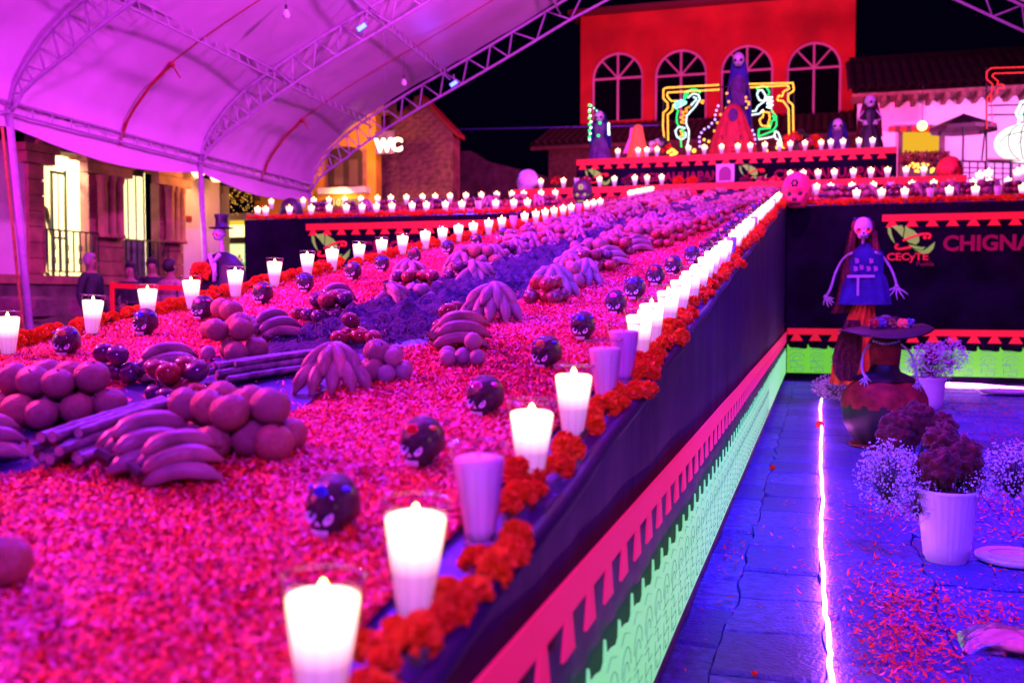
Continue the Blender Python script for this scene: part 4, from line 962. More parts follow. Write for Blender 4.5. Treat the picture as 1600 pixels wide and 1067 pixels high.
for x, y in ((1338,408),(1360,408),(1345,418),(1356,420),(1336,420),(1367,420)):
    m.poly([q(x-3,y-4)+Vector((0,-.13,0)), q(x-2,y+5)+Vector((0,-.13,0)), q(x+4,y+3)+Vector((0,-.13,0)), q(x+3,y-3)+Vector((0,-.13,0))], .006, (0,-1,0))
m.build('bodice_pattern', mat('mauve_print', (.45,.15,.4), .7), e)
bone_arm(e, [q(1331,396)+Vector((0,-.1,0)), q(1318,404), q(1306,425), q(1298,450), q(1290,464)], .014, [(math.pi*.0-.15,.095),(-.55,.115),(-.95,.12),(-1.35,.12),(-1.9,.10)], .55)
bone_arm(e, [q(1367,395)+Vector((0,-.1,0)), q(1380,402), q(1392,420), q(1399,438), q(1401,448)], .014, [(-2.7,.13),(-2.15,.14),(-1.6,.15),(-1.05,.16),(-.6,.15)], .55)
rows = []
for y, x0, x1 in ((474,1334,1366),(500,1322,1368),(530,1308,1372),(570,1300,1378),(600,1296,1384)):
    a, c_ = q(x0,y), q(x1,y); rows.append([a.lerp(c_,t)+Vector((0,-.10*math.sin(t*math.pi)+.03*math.sin(t*30),0)) for t in np.linspace(0,1,36)])
sheetm(e, 'orange_skirt', rows, M['orangecloth'])
rows2 = []
for y, x0, x1 in ((480,1336,1366),(600,1300,1384)):
    a, c_ = q(x0,y), q(x1,y); rows2.append([a.lerp(c_,t)+Vector((0,.12*math.sin(t*math.pi),0)) for t in np.linspace(0,1,12)])
sheetm(e, 'skirt_back', rows2, M['redcloth'])
m = MB(); a = q(1344,478); m.tube([a, Vector((a.x,a.y,.0))], .02, 8); m.build('post', M['bone'], e)
# darker, lower figure in front: wide hat with flowers, red bodice, bell dress
YF = 9.15; q = lambda x, y: PY(x, y, YF); b0 = PZ(1382, 694, 0)
e = empty('hat_figure', (b0.x, YF, 0), 'dark skeleton lady with a wide flowered hat, red bodice and round bell dress', 'figure')
cxf = q(1382, 600).x; zz = lambda y: q(1382, y).z
k_ = 58/1555*9.4
skirt(e, 'bell_dress', (cxf,YF,0), [(.20,.0),(.27,.08),(.335,.20),(.35,.33),(.345,.36)], M['black'], 12, .02, .9)
skirt(e, 'dress_yoke', (cxf,YF,0), [(.352,.33),(.345,.42),(.31,.50),(.24,.56),(.15,.60)], M['redcloth'], 14, .03, .9, seed=2)
skirt(e, 'waist_wrap', (cxf,YF,0), [(.26,.565),(.22,.60),(.13,.64),(.11,.70)], M['black'], 7, .10, .9, seed=3)
skirt(e, 'bodice', (cxf+.0,YF,0), [(.11,.63),(.12,.72),(.13,.82),(.135,.90),(.09,.94)], M['redcloth'], 6, .03, .7)
m = MB()
for i in range(9): m.ball((cxf-.10+.025*i, YF-.10-.02*math.sin(i/8*math.pi), .905-.02*math.sin(i/8*math.pi)), .012, 6, 5)
m.build('necklace', M['bone'], e)
head_skull(e, (cxf, YF, .93), .19, mt=mat('dark_face', (.10,.07,.14), .6), rotz=.1)
rows = []
for r_, z in ((.0,1.11),(.08,1.11),(.10,1.10),(.11,1.03),(.18,1.02),(.28,1.01),(.34,.975),(.35,.965),(.28,.99),(.11,1.01)):
    rows.append([Vector((cxf+r_*math.cos(t)*1.12, YF+r_*math.sin(t), z+.05*math.sin(2*t+1)*(r_/.4)**2+ (.02*math.cos(t) if r_ > .2 else 0))) for t in np.linspace(0,2*math.pi,48,endpoint=False)])
sheetm(e, 'wide_hat', rows, M['black'], closed=True)
for i, (dx, mt_) in enumerate(((-.10, mat('coral_rose',(.75,.12,.12),.7)), (-.045, mat('violet_rose',(.25,.18,.6),.7)), (.04, mat('tan_rose',(.5,.25,.15),.7)), (.13, mat('pink_rose',(.95,.15,.30),.7,emit=(1,.06,.15),estr=.25)), (.19, mat('pale_blue_rose',(.3,.35,.8),.7)))):  # the pink rose has a faint glow added
    o = bpy.data.objects.new('hat_flower', mesh_a.copy()); o.data.materials[0] = mt_; col.objects.link(o); o.parent = e; o.location = Vector((cxf+dx, YF-.14+.02*i, 1.055)) - e.location; o.scale = (.042,.042,.042); o.rotation_euler = (R(70),0,i)
bone_arm(e, [(cxf-.12,YF-.06,.88),(cxf-.18,YF-.10,.80),(cxf-.19,YF-.14,.66),(cxf-.16,YF-.2,.60)], .010, [(-2.6,.07),(-2.2,.08),(-1.8,.085),(-1.4,.08),(-.7,.06)], .6)
bone_arm(e, [(cxf+.12,YF-.05,.88),(cxf+.20,YF-.08,.80),(cxf+.24,YF-.12,.66),(cxf+.25,YF-.15,.56)], .010, [(-2.4,.07),(-2.0,.08),(-1.6,.085),(-1.2,.08),(-.6,.06)], .6)
rows = []
for y, x0, x1 in ((500,1322,1345),(530,1308,1348),(560,1300,1346),(585,1303,1340),(596,1312,1334)):
    rows.append([q(x, y)+Vector((0,.05+.03*math.sin(x*.6),0)) for x in np.linspace(x0,x1,14)])
sheetm(e, 'dark_veil', rows, M['hair'])
m = MB(); m.lathe([(.22,.004),(.26,.010),(.25,.016),(.001,.016)], 30, c=(cxf-.03,YF-.05,0)); m.build('base_board', M['redcloth'], e)

# gentleman with top hat beside the left row
YG = 9.0; q = lambda x, y: PY(x, y, YG); p = q(349, 470)
e = empty('top_hat_figure', (p.x, YG, 0), 'thin skeleton gentleman in a black top hat and cape left of the ramp', 'figure')
cxg = p.x; z = lambda y: q(349, y).z
m = MB(); m.lathe([(.125,z(357)),(.13,z(356)),(.065,z(354.5)),(.060,z(345)),(.072,z(335.5)),(.07,z(335)),(.001,z(335))], 28, c=(q(346,350).x,YG,0)); m.build('top_hat', M['black'], e, smooth=True)
head_skull(e, (q(344,376).x, YG-.01, z(375)), .135, eye=M['redeye'], rotz=R(-25))
m = MB(); m.tube([(cxg,YG,z(395)), (cxg-.02,YG,z(372))], .022, 8); m.build('neck', M['bone'], e)
rows = []
for r_, y in ((.30,600),(.29,480),(.27,440),(.24,415),(.15,400),(.05,394)):
    rows.append([Vector((cxg+.0+r_*math.cos(t), YG+r_*.5*math.sin(t), max(.05, z(y)))) for t in np.linspace(0,2*math.pi,30,endpoint=False)])
sheetm(e, 'cape', rows, M['black'], closed=True)
m = MB()
for a, c_ in (((342,398),(352,432)),((358,398),(348,412)),((350,412),(350,440))): m.tube([q(*a)+Vector((0,-.17,0)), q(*c_)+Vector((0,-.17,0))], .022, 7)
m.build('white_lapel', M['bone'], e, smooth=True)
o = bpy.data.objects.new('orange_rosette', mesh_a); col.objects.link(o); o.parent = e; o.location = q(331,425)+Vector((0,-.19,0))-e.location; o.scale = (.10,.10,.10); o.rotation_euler = (R(80),0,0)

# large skulls
p = PY(1245, 324, 15.45); big_skull((p.x, 15.5, 2.60), .50, mat('hot_pink_papier', (.85,.05,.16), .6, .15, 5, emit=(1,.01,.10), estr=.05), 'large hot pink skull at the corner where the ramp meets the right wing', R(-8))  # slight emission added so the pink skull seems to glow
p = PY(910, 300, 17.6); big_skull((p.x, 17.6, rz(17.6)), .42, mat('dark_papier', (.03,.02,.05), .5), 'large dark skull with green eyes behind the left candle row', R(4), M['logogreen'])
p = PY(823, 297, 21.3); big_skull((p.x, 21.4, 3.56), .50, M['bone'], 'large white skull resting on the left end of the red tier', R(-60))
p = PY(1484, 285, 21.3); big_skull((p.x, 21.4, 3.50), .50, mat('red_papier', (.7,.04,.04), .6, .2, 6), 'large red skull looking sideways on the right end of the red tier', R(48))
p = PY(444, 348, 15.7); big_skull((p.x, 15.95, 2.55), .46, mat('dark_papier', (.03,.02,.05), .5), 'large dark skull among the candles at the left end of the left wing', R(15), M['redcloth'])

# ---- stage figures
def stage_fig(name, label, Yy, cx_px, top_px, zb, w_, dress, veil, headmt=None, lights=None, hs=.24, eye=None, rot=0, arms=None):
    cxx = PY(cx_px, 200, Yy).x; zt = PY(cx_px, top_px, Yy).z; e = empty(name, (cxx, Yy, zb), label, 'figure'); h = zt-zb
    skirt(e, 'dress', (cxx,Yy,0), [(w_,zb),(w_*.92,zb+h*.18),(w_*.62,zb+h*.40),(w_*.36,zb+h*.52),(w_*.50,zb+h*.68),(w_*.46,zb+h*.76),(w_*.14,zb+h*.80)], dress, 10, .06, .7)
    head_skull(e, (cxx, Yy-.03, zt-hs*.98), hs, mt=headmt or M['bone'], rotz=rot, eye=eye)
    if veil:
        rows = []
        for t_, ww, dy in ((1.0,.05,0),(.95,hs*.52,.02),(.85,hs*.66,.06),(.6,w_*.85,.10),(.3,w_*.95,.14)):
            rows.append([Vector((cxx+ww*math.sin(a), Yy+dy+ww*.55*math.cos(a), zb+h*t_+.01)) for a in np.linspace(-1.9,1.9,24)])
        sheetm(e, 'veil', rows, veil)
    if arms:
        for sg in (-1,1): bone_arm(e, [(cxx+sg*w_*.45,Yy-.05,zb+h*.74),(cxx+sg*w_*.8,Yy-.12,zb+h*.60),(cxx+sg*w_*.35,Yy-.3,zb+h*.52)], .02, [(-2.4+.4*i_,.08) for i_ in range(5)], .5, mt=arms)
    return e
stage_fig('catrina_figure', 'tallest stage figure, skull faced woman in purple with a blue veil, centre of the stage', 24.3, 1153, 84, 4.45, .34, M['purple'], M['bluedress'], hs=.30, arms=M['purple'])
stage_fig('lit_figure', 'dark veiled figure wrapped in green and white lights at the left end of the stage', 23.6, 937, 175, 4.45, .28, M['purple'], M['bluedress'], hs=.24)
stage_fig('veiled_figure', 'small blue veiled skull figure right of the centre of the stage', 23.8, 1309, 187, 4.45, .26, M['purple'], M['bluedress'], hs=.26)
stage_fig('haired_figure', 'tall skeleton with long hair and orange skirt front at the right end of the stage', 23.9, 1359, 150, 4.45, .30, M['black'], M['hair'], hs=.26, rot=.7, arms=M['bone'])
cxx = PY(1145, 200, 23.8).x; e = empty('red_veil_figure', (cxx, 23.8, 4.45), 'kneeling figure under a long glowing red veil before the tallest figure', 'figure'); zt = PY(1145, 163, 23.8).z
skirt(e, 'red_veil', (cxx,23.8,0), [(.56,4.45),(.53,4.65),(.46,4.95),(.34,5.25),(.24,zt-.22),(.17,zt-.08),(.06,zt),(.002,zt+.01)], mat('translucent_red_veil', (.50,.03,.03), .7, .2, 6, bump=.3), 12, .05, .6)
m = MB(); m.ball((cxx+.02,23.62,zt-.28), (.11,.06,.16), 14, 10); m.build('dark_face', M['purple'], e, smooth=True)
m = MB()
for i in range(14): m.ball((cxx-.3+.6*rnd.random(), 23.8-.34, 4.55+.4*rnd.random()), .02, 6, 4)
m.build('black_spots', M['black'], e)
cxx = PY(997, 200, 23.7).x; zt = PY(997, 195, 23.7).z; e = empty('shrouded_figure', (cxx, 23.7, 4.45), 'small hooded figure in a glowing orange and pink shroud on the stage left', 'figure')
skirt(e, 'shroud', (cxx,23.7,0), [(.28,4.45),(.24,4.65),(.17,4.95),(.13,zt-.15),(.11,zt-.05),(.05,zt),(.002,zt+.005)], mat('orange_shroud', (.8,.22,.05), .7, .2, 6, emit=(1,.12,.01), estr=.25), 7, .05, .7)  # faint glow put into the shroud cloth
rows = [[PY(x, y, 23.75) for x in np.linspace(x0,x1,8)] for y, x0, x1 in ((200,985,994),(215,983,992),(240,973,986))]
sheetm(e, 'pink_drape', rows, mat('pink_drape', (.85,.25,.5), .7))
# framed picture on the red tier
p0, p1 = PY(1119, 257, 22.7), PY(1147, 284, 22.7)
e = empty('framed_picture', ((p0.x+p1.x)/2, 22.7, p1.z), 'white framed picture with an arched dark silhouette between the two lettered panels', 'picture')
m = MB(); m.box((p0.x,22.70,p1.z),(p1.x,22.74,p0.z)); m.build('backing', M['bucket'], e)
m = MB(); cxp = (p0.x+p1.x)/2; m.poly([(cxp-.135,22.695,p1.z+.03),(cxp+.135,22.695,p1.z+.03),(cxp+.135,22.695,p1.z+.22)]+[(cxp+.13*math.cos(a),22.695,p1.z+.22+.12*math.sin(a)) for a in np.linspace(.2,math.pi-.2,9)]+[(cxp-.135,22.695,p1.z+.22)], .006, (0,-1,0)); m.build('silhouette', mat('mauve_ink', (.30,.08,.20), .7), e)
# flower wreaths on the tiers
def bouquet(px, py, Yy, r_, cols_, label):
    p = PY(px, py, Yy); e = empty('bouquet', p, label, 'bouquet'); m = MB(); m.lathe([(r_*.4,-r_),(r_*.6,-.3*r_),(r_*.2,0)], 10, c=p); m.build('bouquet_wrap', M['stem'], e)
    for i in range(14):
        a = i*2.4; rr = r_*math.sqrt(i/14); o = bpy.data.objects.new('blossom', mesh_a.copy() if i < len(cols_) else BM[i % len(cols_)]); 
        if i < len(cols_): o.data.materials[0] = cols_[i]; BM[i] = o.data
        col.objects.link(o); o.parent = e; o.location = (rr*math.cos(a), -abs(rr)*.2-.03, rr*math.sin(a)*.7+r_*.2); o.scale = (r_*.34,)*3; o.rotation_euler = (R(60),0,a)
BM = {}
bouquet(1031, 232, 23.5, .22, [mat('white_blossom',(.7,.7,.7),.7), M['mari_d'], M['stem']], 'round mixed bouquet standing beside the orange shroud')
BM = {}; bouquet(1245, 224, 23.6, .26, [M['mari_d'], mat('rose_blossom',(.6,.05,.2),.7), M['stem']], 'red and green bouquet right of the yellow light frame')
BM = {}; bouquet(1270, 226, 24.0, .20, [M['mari_d'], M['mari']], 'smaller red bouquet near the blue veiled figure')
for i, px in enumerate((870, 916, 980, 1060, 1082, 1100, 1165, 1190, 1210, 1340)):
    BM = {}; bouquet(px, 284, 21.9, .11, [rnd.choice([M['mari_d'], M['purple'], M['pet_p']]), rnd.choice([M['mari_d'], M['redcloth']])], f'low dark flower posy, {ordn(i)} from the left along the red tier')

# ================================================================== LIGHT SCULPTURES
BE = {'y': emis('amber_beads', (1,.42,.05), 4.0), 'g': emis('green_beads', (.02,.85,.18), 3.0), 'w': emis('white_beads', (.75,.95,1), 3.0), 'o': emis('orange_beads', (1,.28,.04), 3.5), 'v': emis('violet_beads', (.55,.25,1), 4.0), 'r': emis('red_beads', (1,.02,.03), 3.5), 'm': emis('mint_beads', (.3,1,.75), 3.0)}
def beads(e, name, c, pts, pitch=.055, r_=.021, fill=None):
    m = MB(); pts = [Vector(p) for p in pts]; carry = 0
    for a, b_ in zip(pts[:-1], pts[1:]):
        L = (b_-a).length; t = carry
        while t < L:
            m.ball(a.lerp(b_, t/L), r_, 6, 4); t += pitch
        carry = t-L
    w_ = MB(); w_.tube(pts, .006, 4); o = m.build(name, BE[c], e, smooth=True); w_.build('wire', M['black'], e); return o
def Z5(pts, Yy=24.6): return [PY(1020+x/6.667, 130+y/6.667, Yy) for x, y in pts]
e = empty('light_sculpture', PY(1138, 240, 24.6), 'yellow bead light frame with two stooping green and white light figures on the stage', 'light sculpture')
for pts in ([(125,640),(105,440),(110,310),(155,270),(155,210),(110,160),(110,70),(140,50),(700,20)], [(195,700),(160,620),(155,330),(205,290),(212,235)], [(245,188),(190,188),(145,130),(158,100),(690,70)], [(960,12),(1460,0),(1470,80),(1410,120),(1410,185),(1460,230),(1465,550)], [(900,52),(1410,25),(1420,60),(1360,90),(1350,140),(1310,130),(1295,180),(1360,190),(1415,270),(1420,600)]): beads(e, 'frame_lights', 'y', Z5(pts))
beads(e, 'green_lights', 'g', Z5([(330,150),(345,100),(400,68),(460,70),(490,100)])); beads(e, 'green_lights', 'g', Z5([(330,120),(330,170),(380,90)]))
beads(e, 'shawl_lights', 'm', Z5([(220,230),(240,200),(300,180),(350,200),(300,230),(240,270),(230,240),(280,210),(340,215),(270,250)]), .045)
beads(e, 'white_lights', 'w', Z5([(370,150),(420,110),(470,120),(492,160),(470,200),(440,250),(400,290),(355,340),(345,420),(375,490),(375,580),(350,680)]))
beads(e, 'white_lights', 'w', Z5([(430,150),(460,165),(400,230),(430,200)])); beads(e, 'orange_lights', 'o', Z5([(490,190),(530,180),(520,215),(500,200)]))
beads(e, 'orange_lights', 'o', Z5([(380,250),(340,270),(360,300),(300,300),(330,340),(285,360),(330,380),(285,410),(330,420)])); beads(e, 'green_lights', 'g', Z5([(262,290),(248,350),(250,410),(270,450)]))
beads(e, 'white_lights', 'w', Z5([(330,470),(270,455),(235,500),(250,560),(300,590),(345,560),(340,500)])); beads(e, 'green_lights', 'g', Z5([(300,470),(330,520),(320,560),(290,590),(300,680)])); beads(e, 'frame_lights', 'y', Z5([(290,500),(310,540),(280,560)]))
beads(e, 'green_lights', 'g', Z5([(1085,60),(1120,35),(1180,40),(1215,90),(1200,140)])); beads(e, 'white_lights', 'w', Z5([(1100,80),(1085,120),(1110,180),(1165,190),(1175,130),(1140,75),(1100,80)]))
beads(e, 'white_lights', 'w', Z5([(1150,200),(1095,240),(1070,290),(985,305),(1020,335),(1110,320),(1165,270)])); beads(e, 'pale_lights', 'w', Z5([(1180,150),(1245,150),(1180,180),(1250,190),(1185,215),(1250,230),(1190,250),(1240,265)]), .045)
beads(e, 'frame_lights', 'y', Z5([(1140,295),(1210,310),(1220,370),(1200,420),(1215,450),(1130,445),(1110,380),(1150,350),(1150,300)])); beads(e, 'green_lights', 'g', Z5([(1240,290),(1285,350),(1290,440),(1250,500),(1100,560),(1105,480),(1220,470),(1240,400),(1270,380),(1240,330)]))
beads(e, 'white_lights', 'w', Z5([(1110,585),(1180,575),(1265,555),(1275,500),(1310,520),(1335,600),(1290,590),(1265,545)]))
beads(e, 'violet_lights', 'v', Z5([(490,660),(485,560),(520,490),(580,460),(650,380),(650,320),(690,215)], 24.0), .11, .026); beads(e, 'violet_lights', 'v', Z5([(1000,465),(1045,500),(1065,560),(1062,700)], 24.0), .11, .026)
beads(e, 'orange_lights', 'o', Z5([(640,500),(720,290),(800,240),(770,100)], 24.0), .2, .028); beads(e, 'orange_lights', 'o', Z5([(970,150),(975,205),(1015,200),(975,260)], 24.0), .09, .026)
beads(e, 'warm_lights', 'y', Z5([(160,720),(200,690),(250,730),(180,750)], 24.0), .05, .035); beads(e, 'warm_lights', 'y', Z5([(430,705),(590,660),(790,700),(1215,710),(1350,650),(1340,690),(1365,660)], 24.0), .28, .05); beads(e, 'warm_lights', 'y', Z5([(535,590),(580,610),(960,590),(1030,575)], 24.0), .12, .03)
m = MB()
for pp in (Z5([(105,60),(105,740)]), Z5([(1470,10),(1470,740)]), Z5([(105,60),(1470,5)])): m.tube([p+Vector((0,.06,0)) for p in pp], .018, 6)
m.build('metal_frame', M['black'], e)
e = empty('fairy_light_string', PY(920, 240, 23.4), 'hanging green and white fairy lights at the left end of the stage', 'fairy lights')
Z6 = lambda pts: [PY(900+x/6.667, 140+y/6.667, 23.4) for x, y in pts]
beads(e, 'green_lights', 'g', Z6([(140,165),(140,410),(140,560)]), .15, .032); beads(e, 'white_lights', 'w', Z6([(143,215),(150,300),(160,360),(140,530)]), .14, .03); beads(e, 'green_lights', 'g', Z6([(250,350),(235,480),(180,545)]), .3, .035); beads(e, 'white_lights', 'w', Z6([(340,360),(340,400),(345,490)]), .06, .03); beads(e, 'white_lights', 'm', Z6([(160,170),(240,245)]), .09, .02)
# ---- right hand sculpture: red frame, white glowing pumpkin, mint stem
e = empty('light_sculpture', PY(1580, 252, 26), 'red bead light frame round a white glowing pumpkin at the right edge', 'light sculpture')
Z3 = lambda pts, Yy=26.0: [PY(1300+x/4.103, 80+y/4.103, Yy) for x, y in pts]
for pts in ([(1500,95),(1020,110),(992,135),(992,180),(1030,215),(1025,265),(995,300),(992,500)], [(1500,130),(1040,145),(1025,160),(1065,195),(1060,215),(1100,215),(1105,240),(1062,240)], [(1060,255),(1060,275)], [(1020,290),(1028,480)], [(1000,690),(1500,698)]): beads(e, 'red_lights', 'r', Z3(pts), .05, .016)
beads(e, 'mint_lights', 'm', Z3([(1195,470),(1200,430),(1180,400),(1200,360),(1215,325),(1500,300)]), .04, .025); beads(e, 'mint_lights', 'm', Z3([(1215,440),(1210,400),(1235,350)]), .04, .025)
pc = Z3([(1235,590)], 26.2)[0]; m = MB()
def pk(d):
    a = math.atan2(d.y, d.x); return d*(1+.06*abs(math.cos(a*5)))
m.ball(pc, (.62,.45,.43), 60, 20, fn=pk); m.build('glowing_pumpkin', emis('pumpkin_glow', (1,.97,.95), 1.6), e, smooth=True)
m = MB()
for dx in (-.36,-.14,.10,.34): m.tube([pc+Vector((dx*1.2*math.cos(t),-.47*math.cos(t*.9)-.02, .43*math.sin(t))) for t in np.linspace(-1.2,1.2,14)], .014, 5)
m.tube(Z3([(1070,590),(1120,540),(1210,520),(1500,480)], 25.5), .012, 5); m.tube(Z3([(1190,600),(1230,540),(1500,560)], 25.5), .012, 5); m.build('dark_wires', M['black'], e)
m = MB()
for pts in ([(990,110),(990,830)], [(990,700),(1500,705)], [(985,470),(960,700)], [(1000,410),(1500,405)], [(1000,350),(1230,345)]): m.tube(Z3(pts, 26.1), .022, 6)
m.build('metal_frame', M['black'], e)

# ================================================================== TENT
TA = Vector((-0.1, 0.995, 0)).normalized(); TP = Vector((0.995, 0.1, 0)).normalized(); T0 = Vector((-11.2, 11.7, 0)); BAY = 5.47; W_ = 21.7
prof = [(0,4.0),(.10,4.32),(.28,4.60),(.60,4.98),(.97,5.30),(1.4,5.58),(1.97,5.92),(2.7,6.32),(3.5,6.72),(4.4,7.18),(5.2,7.60),(6.44,8.27),(8,9.0),(9.3,9.5),(10.85,9.7)]
def pz(t):
    t = min(max(t, 0), W_); t = t if t <= W_/2 else W_-t
    for (a, za), (b_, zb) in zip(prof[:-1], prof[1:]):
        if a <= t <= b_: return za+(zb-za)*(t-a)/(b_-a)
    return prof[-1][1]
def TPt(t, k_, dz=0): return T0 + TP*t + TA*(BAY*k_) + Vector((0,0,pz(t)+dz))
tvals = []
for i in range(len(prof)-1):
    for q_ in range(3): tvals.append(prof[i][0]+(prof[i+1][0]-prof[i][0])*q_/3)
tvals.append(W_/2); tvals = tvals + [W_-t for t in reversed(tvals[:-1])]
tent = empty('party_tent', T0+TP*W_/2, 'big white arched event tent covering the altar', 'tent')
m = MB(); K0, K1 = -3.0, 2.0; nk = 200; vs = []; fs = []; nt_ = len(tvals)
for j in range(nk+1):
    k_ = K0+(K1-K0)*j/nk; fr = k_-math.floor(k_); sag = math.sin(fr*math.pi)
    for t in tvals:
        te = min(t, W_-t); z_ = .06 - .16*sag*(1 if te > .5 else .4)
        wr_ = .045*math.exp(-te/1.3)*noise.noise(Vector((k_*22, te*1.4, 1))) + .05*noise.noise(Vector((k_*3, t*.6, 5)))
        near = min(fr, 1-fr); z_ += .035*math.exp(-near*9)*noise.noise(Vector((k_*30, t*3.0, 9))) + wr_
        vs.append(TPt(t, k_, z_))
for j in range(nk):
    for i in range(nt_-1): q_ = j*nt_+i; fs.append((q_, q_+1, q_+nt_+1, q_+nt_))
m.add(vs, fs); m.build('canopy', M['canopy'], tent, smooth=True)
for side in (0, W_):
    rows = []
    for t_, out in ((0,.02),(.35,.05),(.7,.03),(1,.0)):
        row = []
        for j in range(nk+1):
            k_ = K0+(K1-K0)*j/nk; fr = k_-math.floor(k_); dr = .34+.16*math.sin(fr*math.pi)
            row.append(TPt(side, k_, .06-.05*math.sin(fr*math.pi)-dr*t_) + TP*(out*(-1 if side == 0 else 1)*1 + .025*noise.noise(Vector((k_*14, t_*2, side)))))
        rows.append(row)
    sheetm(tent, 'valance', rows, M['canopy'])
def truss(k_):
    up = [TPt(t, k_, -.02) for t in tvals]; lo = []
    for t in tvals:
        te = min(t, W_-t); off = .50*min(1, te/.7+.02)**.5
        sg = 1 if t < W_/2 else -1
        sl = (pz(min(t+.2,W_))-pz(max(t-.2,0)))/.4; nrm_ = Vector((-sl,1)).normalized(); 
        lo.append(T0 + TP*(t - nrm_.x*off*.75*1) + TA*(BAY*k_) + Vector((0,0,pz(t)-.02-nrm_.y*off)))
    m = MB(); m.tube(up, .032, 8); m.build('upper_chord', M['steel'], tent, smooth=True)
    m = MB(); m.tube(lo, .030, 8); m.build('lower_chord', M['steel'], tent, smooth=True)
    idx = [i for i in range(0, len(tvals), 2)]
    for a, c_ in zip(idx[:-1], idx[1:]):
        for s_, t_ in ((up[a], lo[(a+c_)//2]), (lo[(a+c_)//2], up[c_])):
            b_ = MB(); b_.tube([s_, t_], .017, 6); b_.build('web_bar', M['steel'], tent, smooth=True)
    return up, lo
for k_ in (0, 1, 2): truss(k_)
for k_ in (-1, -2):
    m = MB(); m.tube([TPt(t, k_, -.02) for t in tvals], .032, 8); m.build('upper_chord', M['steel'], tent)
# ladder purlins between arches
for t in (1.6, 3.6, 6.3, 10.85, W_-6.3, W_-3.6):
    for kk in (-1, 0, 1):
        m = MB(); a = TPt(t, kk, -.06); b_ = TPt(t, kk+1, -.06); n_ = Vector((0,0,-.19)) + TP*.06
        m.tube([a, b_], .022, 6); m.tube([a+n_, b_+n_], .020, 6)
        for i in range(1, 14): p = a.lerp(b_, i/14); m.tube([p, p+n_], .011, 5)
        m.build('ladder_purlin', M['steel'], tent)
m = MB()
for kk in (-1, 0, 1):
    a, b_ = TPt(.05, kk, -.10), TPt(.05, kk+1, -.10); m.tube([a, b_], .024, 6); m.tube([a+Vector((0,0,-.16)), b_+Vector((0,0,-.16))], .02, 6)
    for i in range(1, 12): p = a.lerp(b_, i/12); m.tube([p, p+Vector((0,0,-.16))], .012, 5)
m.build('eave_rail', M['steel'], tent)
for (px, py), kk in (((56,610),0), ((326,540),1), ((494,480),2)):
    top = TPt(0, kk, -.05); m = MB(); bot = top.copy(); v = ray(px, py); d_ = (top-C0).dot(cd); bot = C0+v*d_; bot.z = bot.z
    k2 = (top.z)/(top.z-bot.z); foot = top.lerp(bot, k2); m.tube([top, foot], .055, 10); m.build('pole', M['steel'], tent, smooth=True)
    if kk == 0:
        m = MB(); m.tube([top+Vector((-.03,-.09,-.25)), foot+Vector((-.03,-.09,0))], .022, 6); m.build('wooden_strut', M['wood'], tent)
for kk in (0,1,2): 
    m = MB(); m.tube([TPt(W_,kk,-.05), T0+TP*W_+TA*(BAY*kk)], .055, 8); m.build('pole', M['steel'], tent)
# red ratchet straps under the canopy at mid bay
for kk in (.5, 1.5, -.5):
    m = MB(); m.tube([TPt(t, kk, -.12) for t in tvals if .0 <= t <= W_-.1], .010, 6); m.tube([TPt(t, kk, -.15)+TA*.01 for t in (0,.15,.3,.6,1.0)], .020, 6)
    m.ball(TPt(1.0, kk, -.15), .055, 8, 6); m.tube([TPt(1.0,kk,-.15), TPt(1.05,kk,-.30)+TA*.08, TPt(1.1,kk,-.42)+TA*.10], .014, 5)
    tag(m.build('red_strap', M['strap']), {.5:'red strap with a thick knot across the bay left of the middle truss', 1.5:'thin red strap across the bay next to the open end of the tent', -.5:'red strap across the bay above the camera'}[kk], 'strap')
# hanging bulbs
for px, py, Yy, lb in ((447,8,15.2,'clear unlit bulb hanging from the canopy near the middle truss'), (631,118,20.5,'clear unlit bulb hanging on a thin cord near the end truss')):
    p = PY(px, py, Yy); e = empty('hanging_bulb', p, lb, 'light bulb')
    m = MB(); m.tube([p, p+Vector((0,0,2.2 if py < 50 else 1.6))], .004, 4); m.build('cord', M['black'], e)
    m = MB(); m.tube([p-Vector((0,0,.08)), p], .022, 8); m.build('socket', M['black'], e)
    m = MB(); m.lathe([(.002,-.24),(.05,-.22),(.065,-.17),(.045,-.11),(.022,-.08)], 14, c=p); m.build('bulb_glass', M['bucket'], e, smooth=True)
m = MB(); p = PY(598, 0, 17.0); m.tube([p, PY(600,60,17.5), PY(603,165,19.5)], .008, 5); tag(m.build('hanging_cable', M['steel']), 'thin cable hanging down between the trusses', 'cable')
# flood lamps on the trusses
for px, py, kk, lb in ((565,43,1,'small lit blue-white flood lamp on the middle truss'), (709,131,2,'small lit blue-white flood lamp on the end truss')):
    Yy = 17.15 if kk == 1 else 22.95; p = PY(px, py, Yy); e = empty('flood_lamp', p, lb, 'flood lamp')
    d_ = (Vector((0,0,H))-p).normalized(); ax = Vector((1,0,.55)).normalized(); up_ = ax.cross(d_).normalized()
    m = MB(); m.poly([p+ax*sx*.11+up_*sy*.055 for sx, sy in ((-1,-1),(1,-1),(1,1),(-1,1))], .06, -d_); m.build('housing', M['black'], e)
    m = MB(); m.poly([p+d_*.004+ax*sx*.095+up_*sy*.042 for sx, sy in ((-1,-1),(1,-1),(1,1),(-1,1))], .008, d_); m.build('lens', emis('flood_lens', (.05,.06,1), 14) if 'flood_lens' not in MATS else MATS['flood_lens'], e)
    m = MB(); m.tube([p-d_*.05, p-d_*.05+Vector((0,0,.22))], .012, 5); m.build('bracket', M['steel'], e)
    lamp('flood_light', 'SPOT', p+Vector((.1,-.1,-.15)), (-2.5, 9.0 if kk == 1 else 15, 1.5), (.14,.05,1), 900, .1, spot=100)

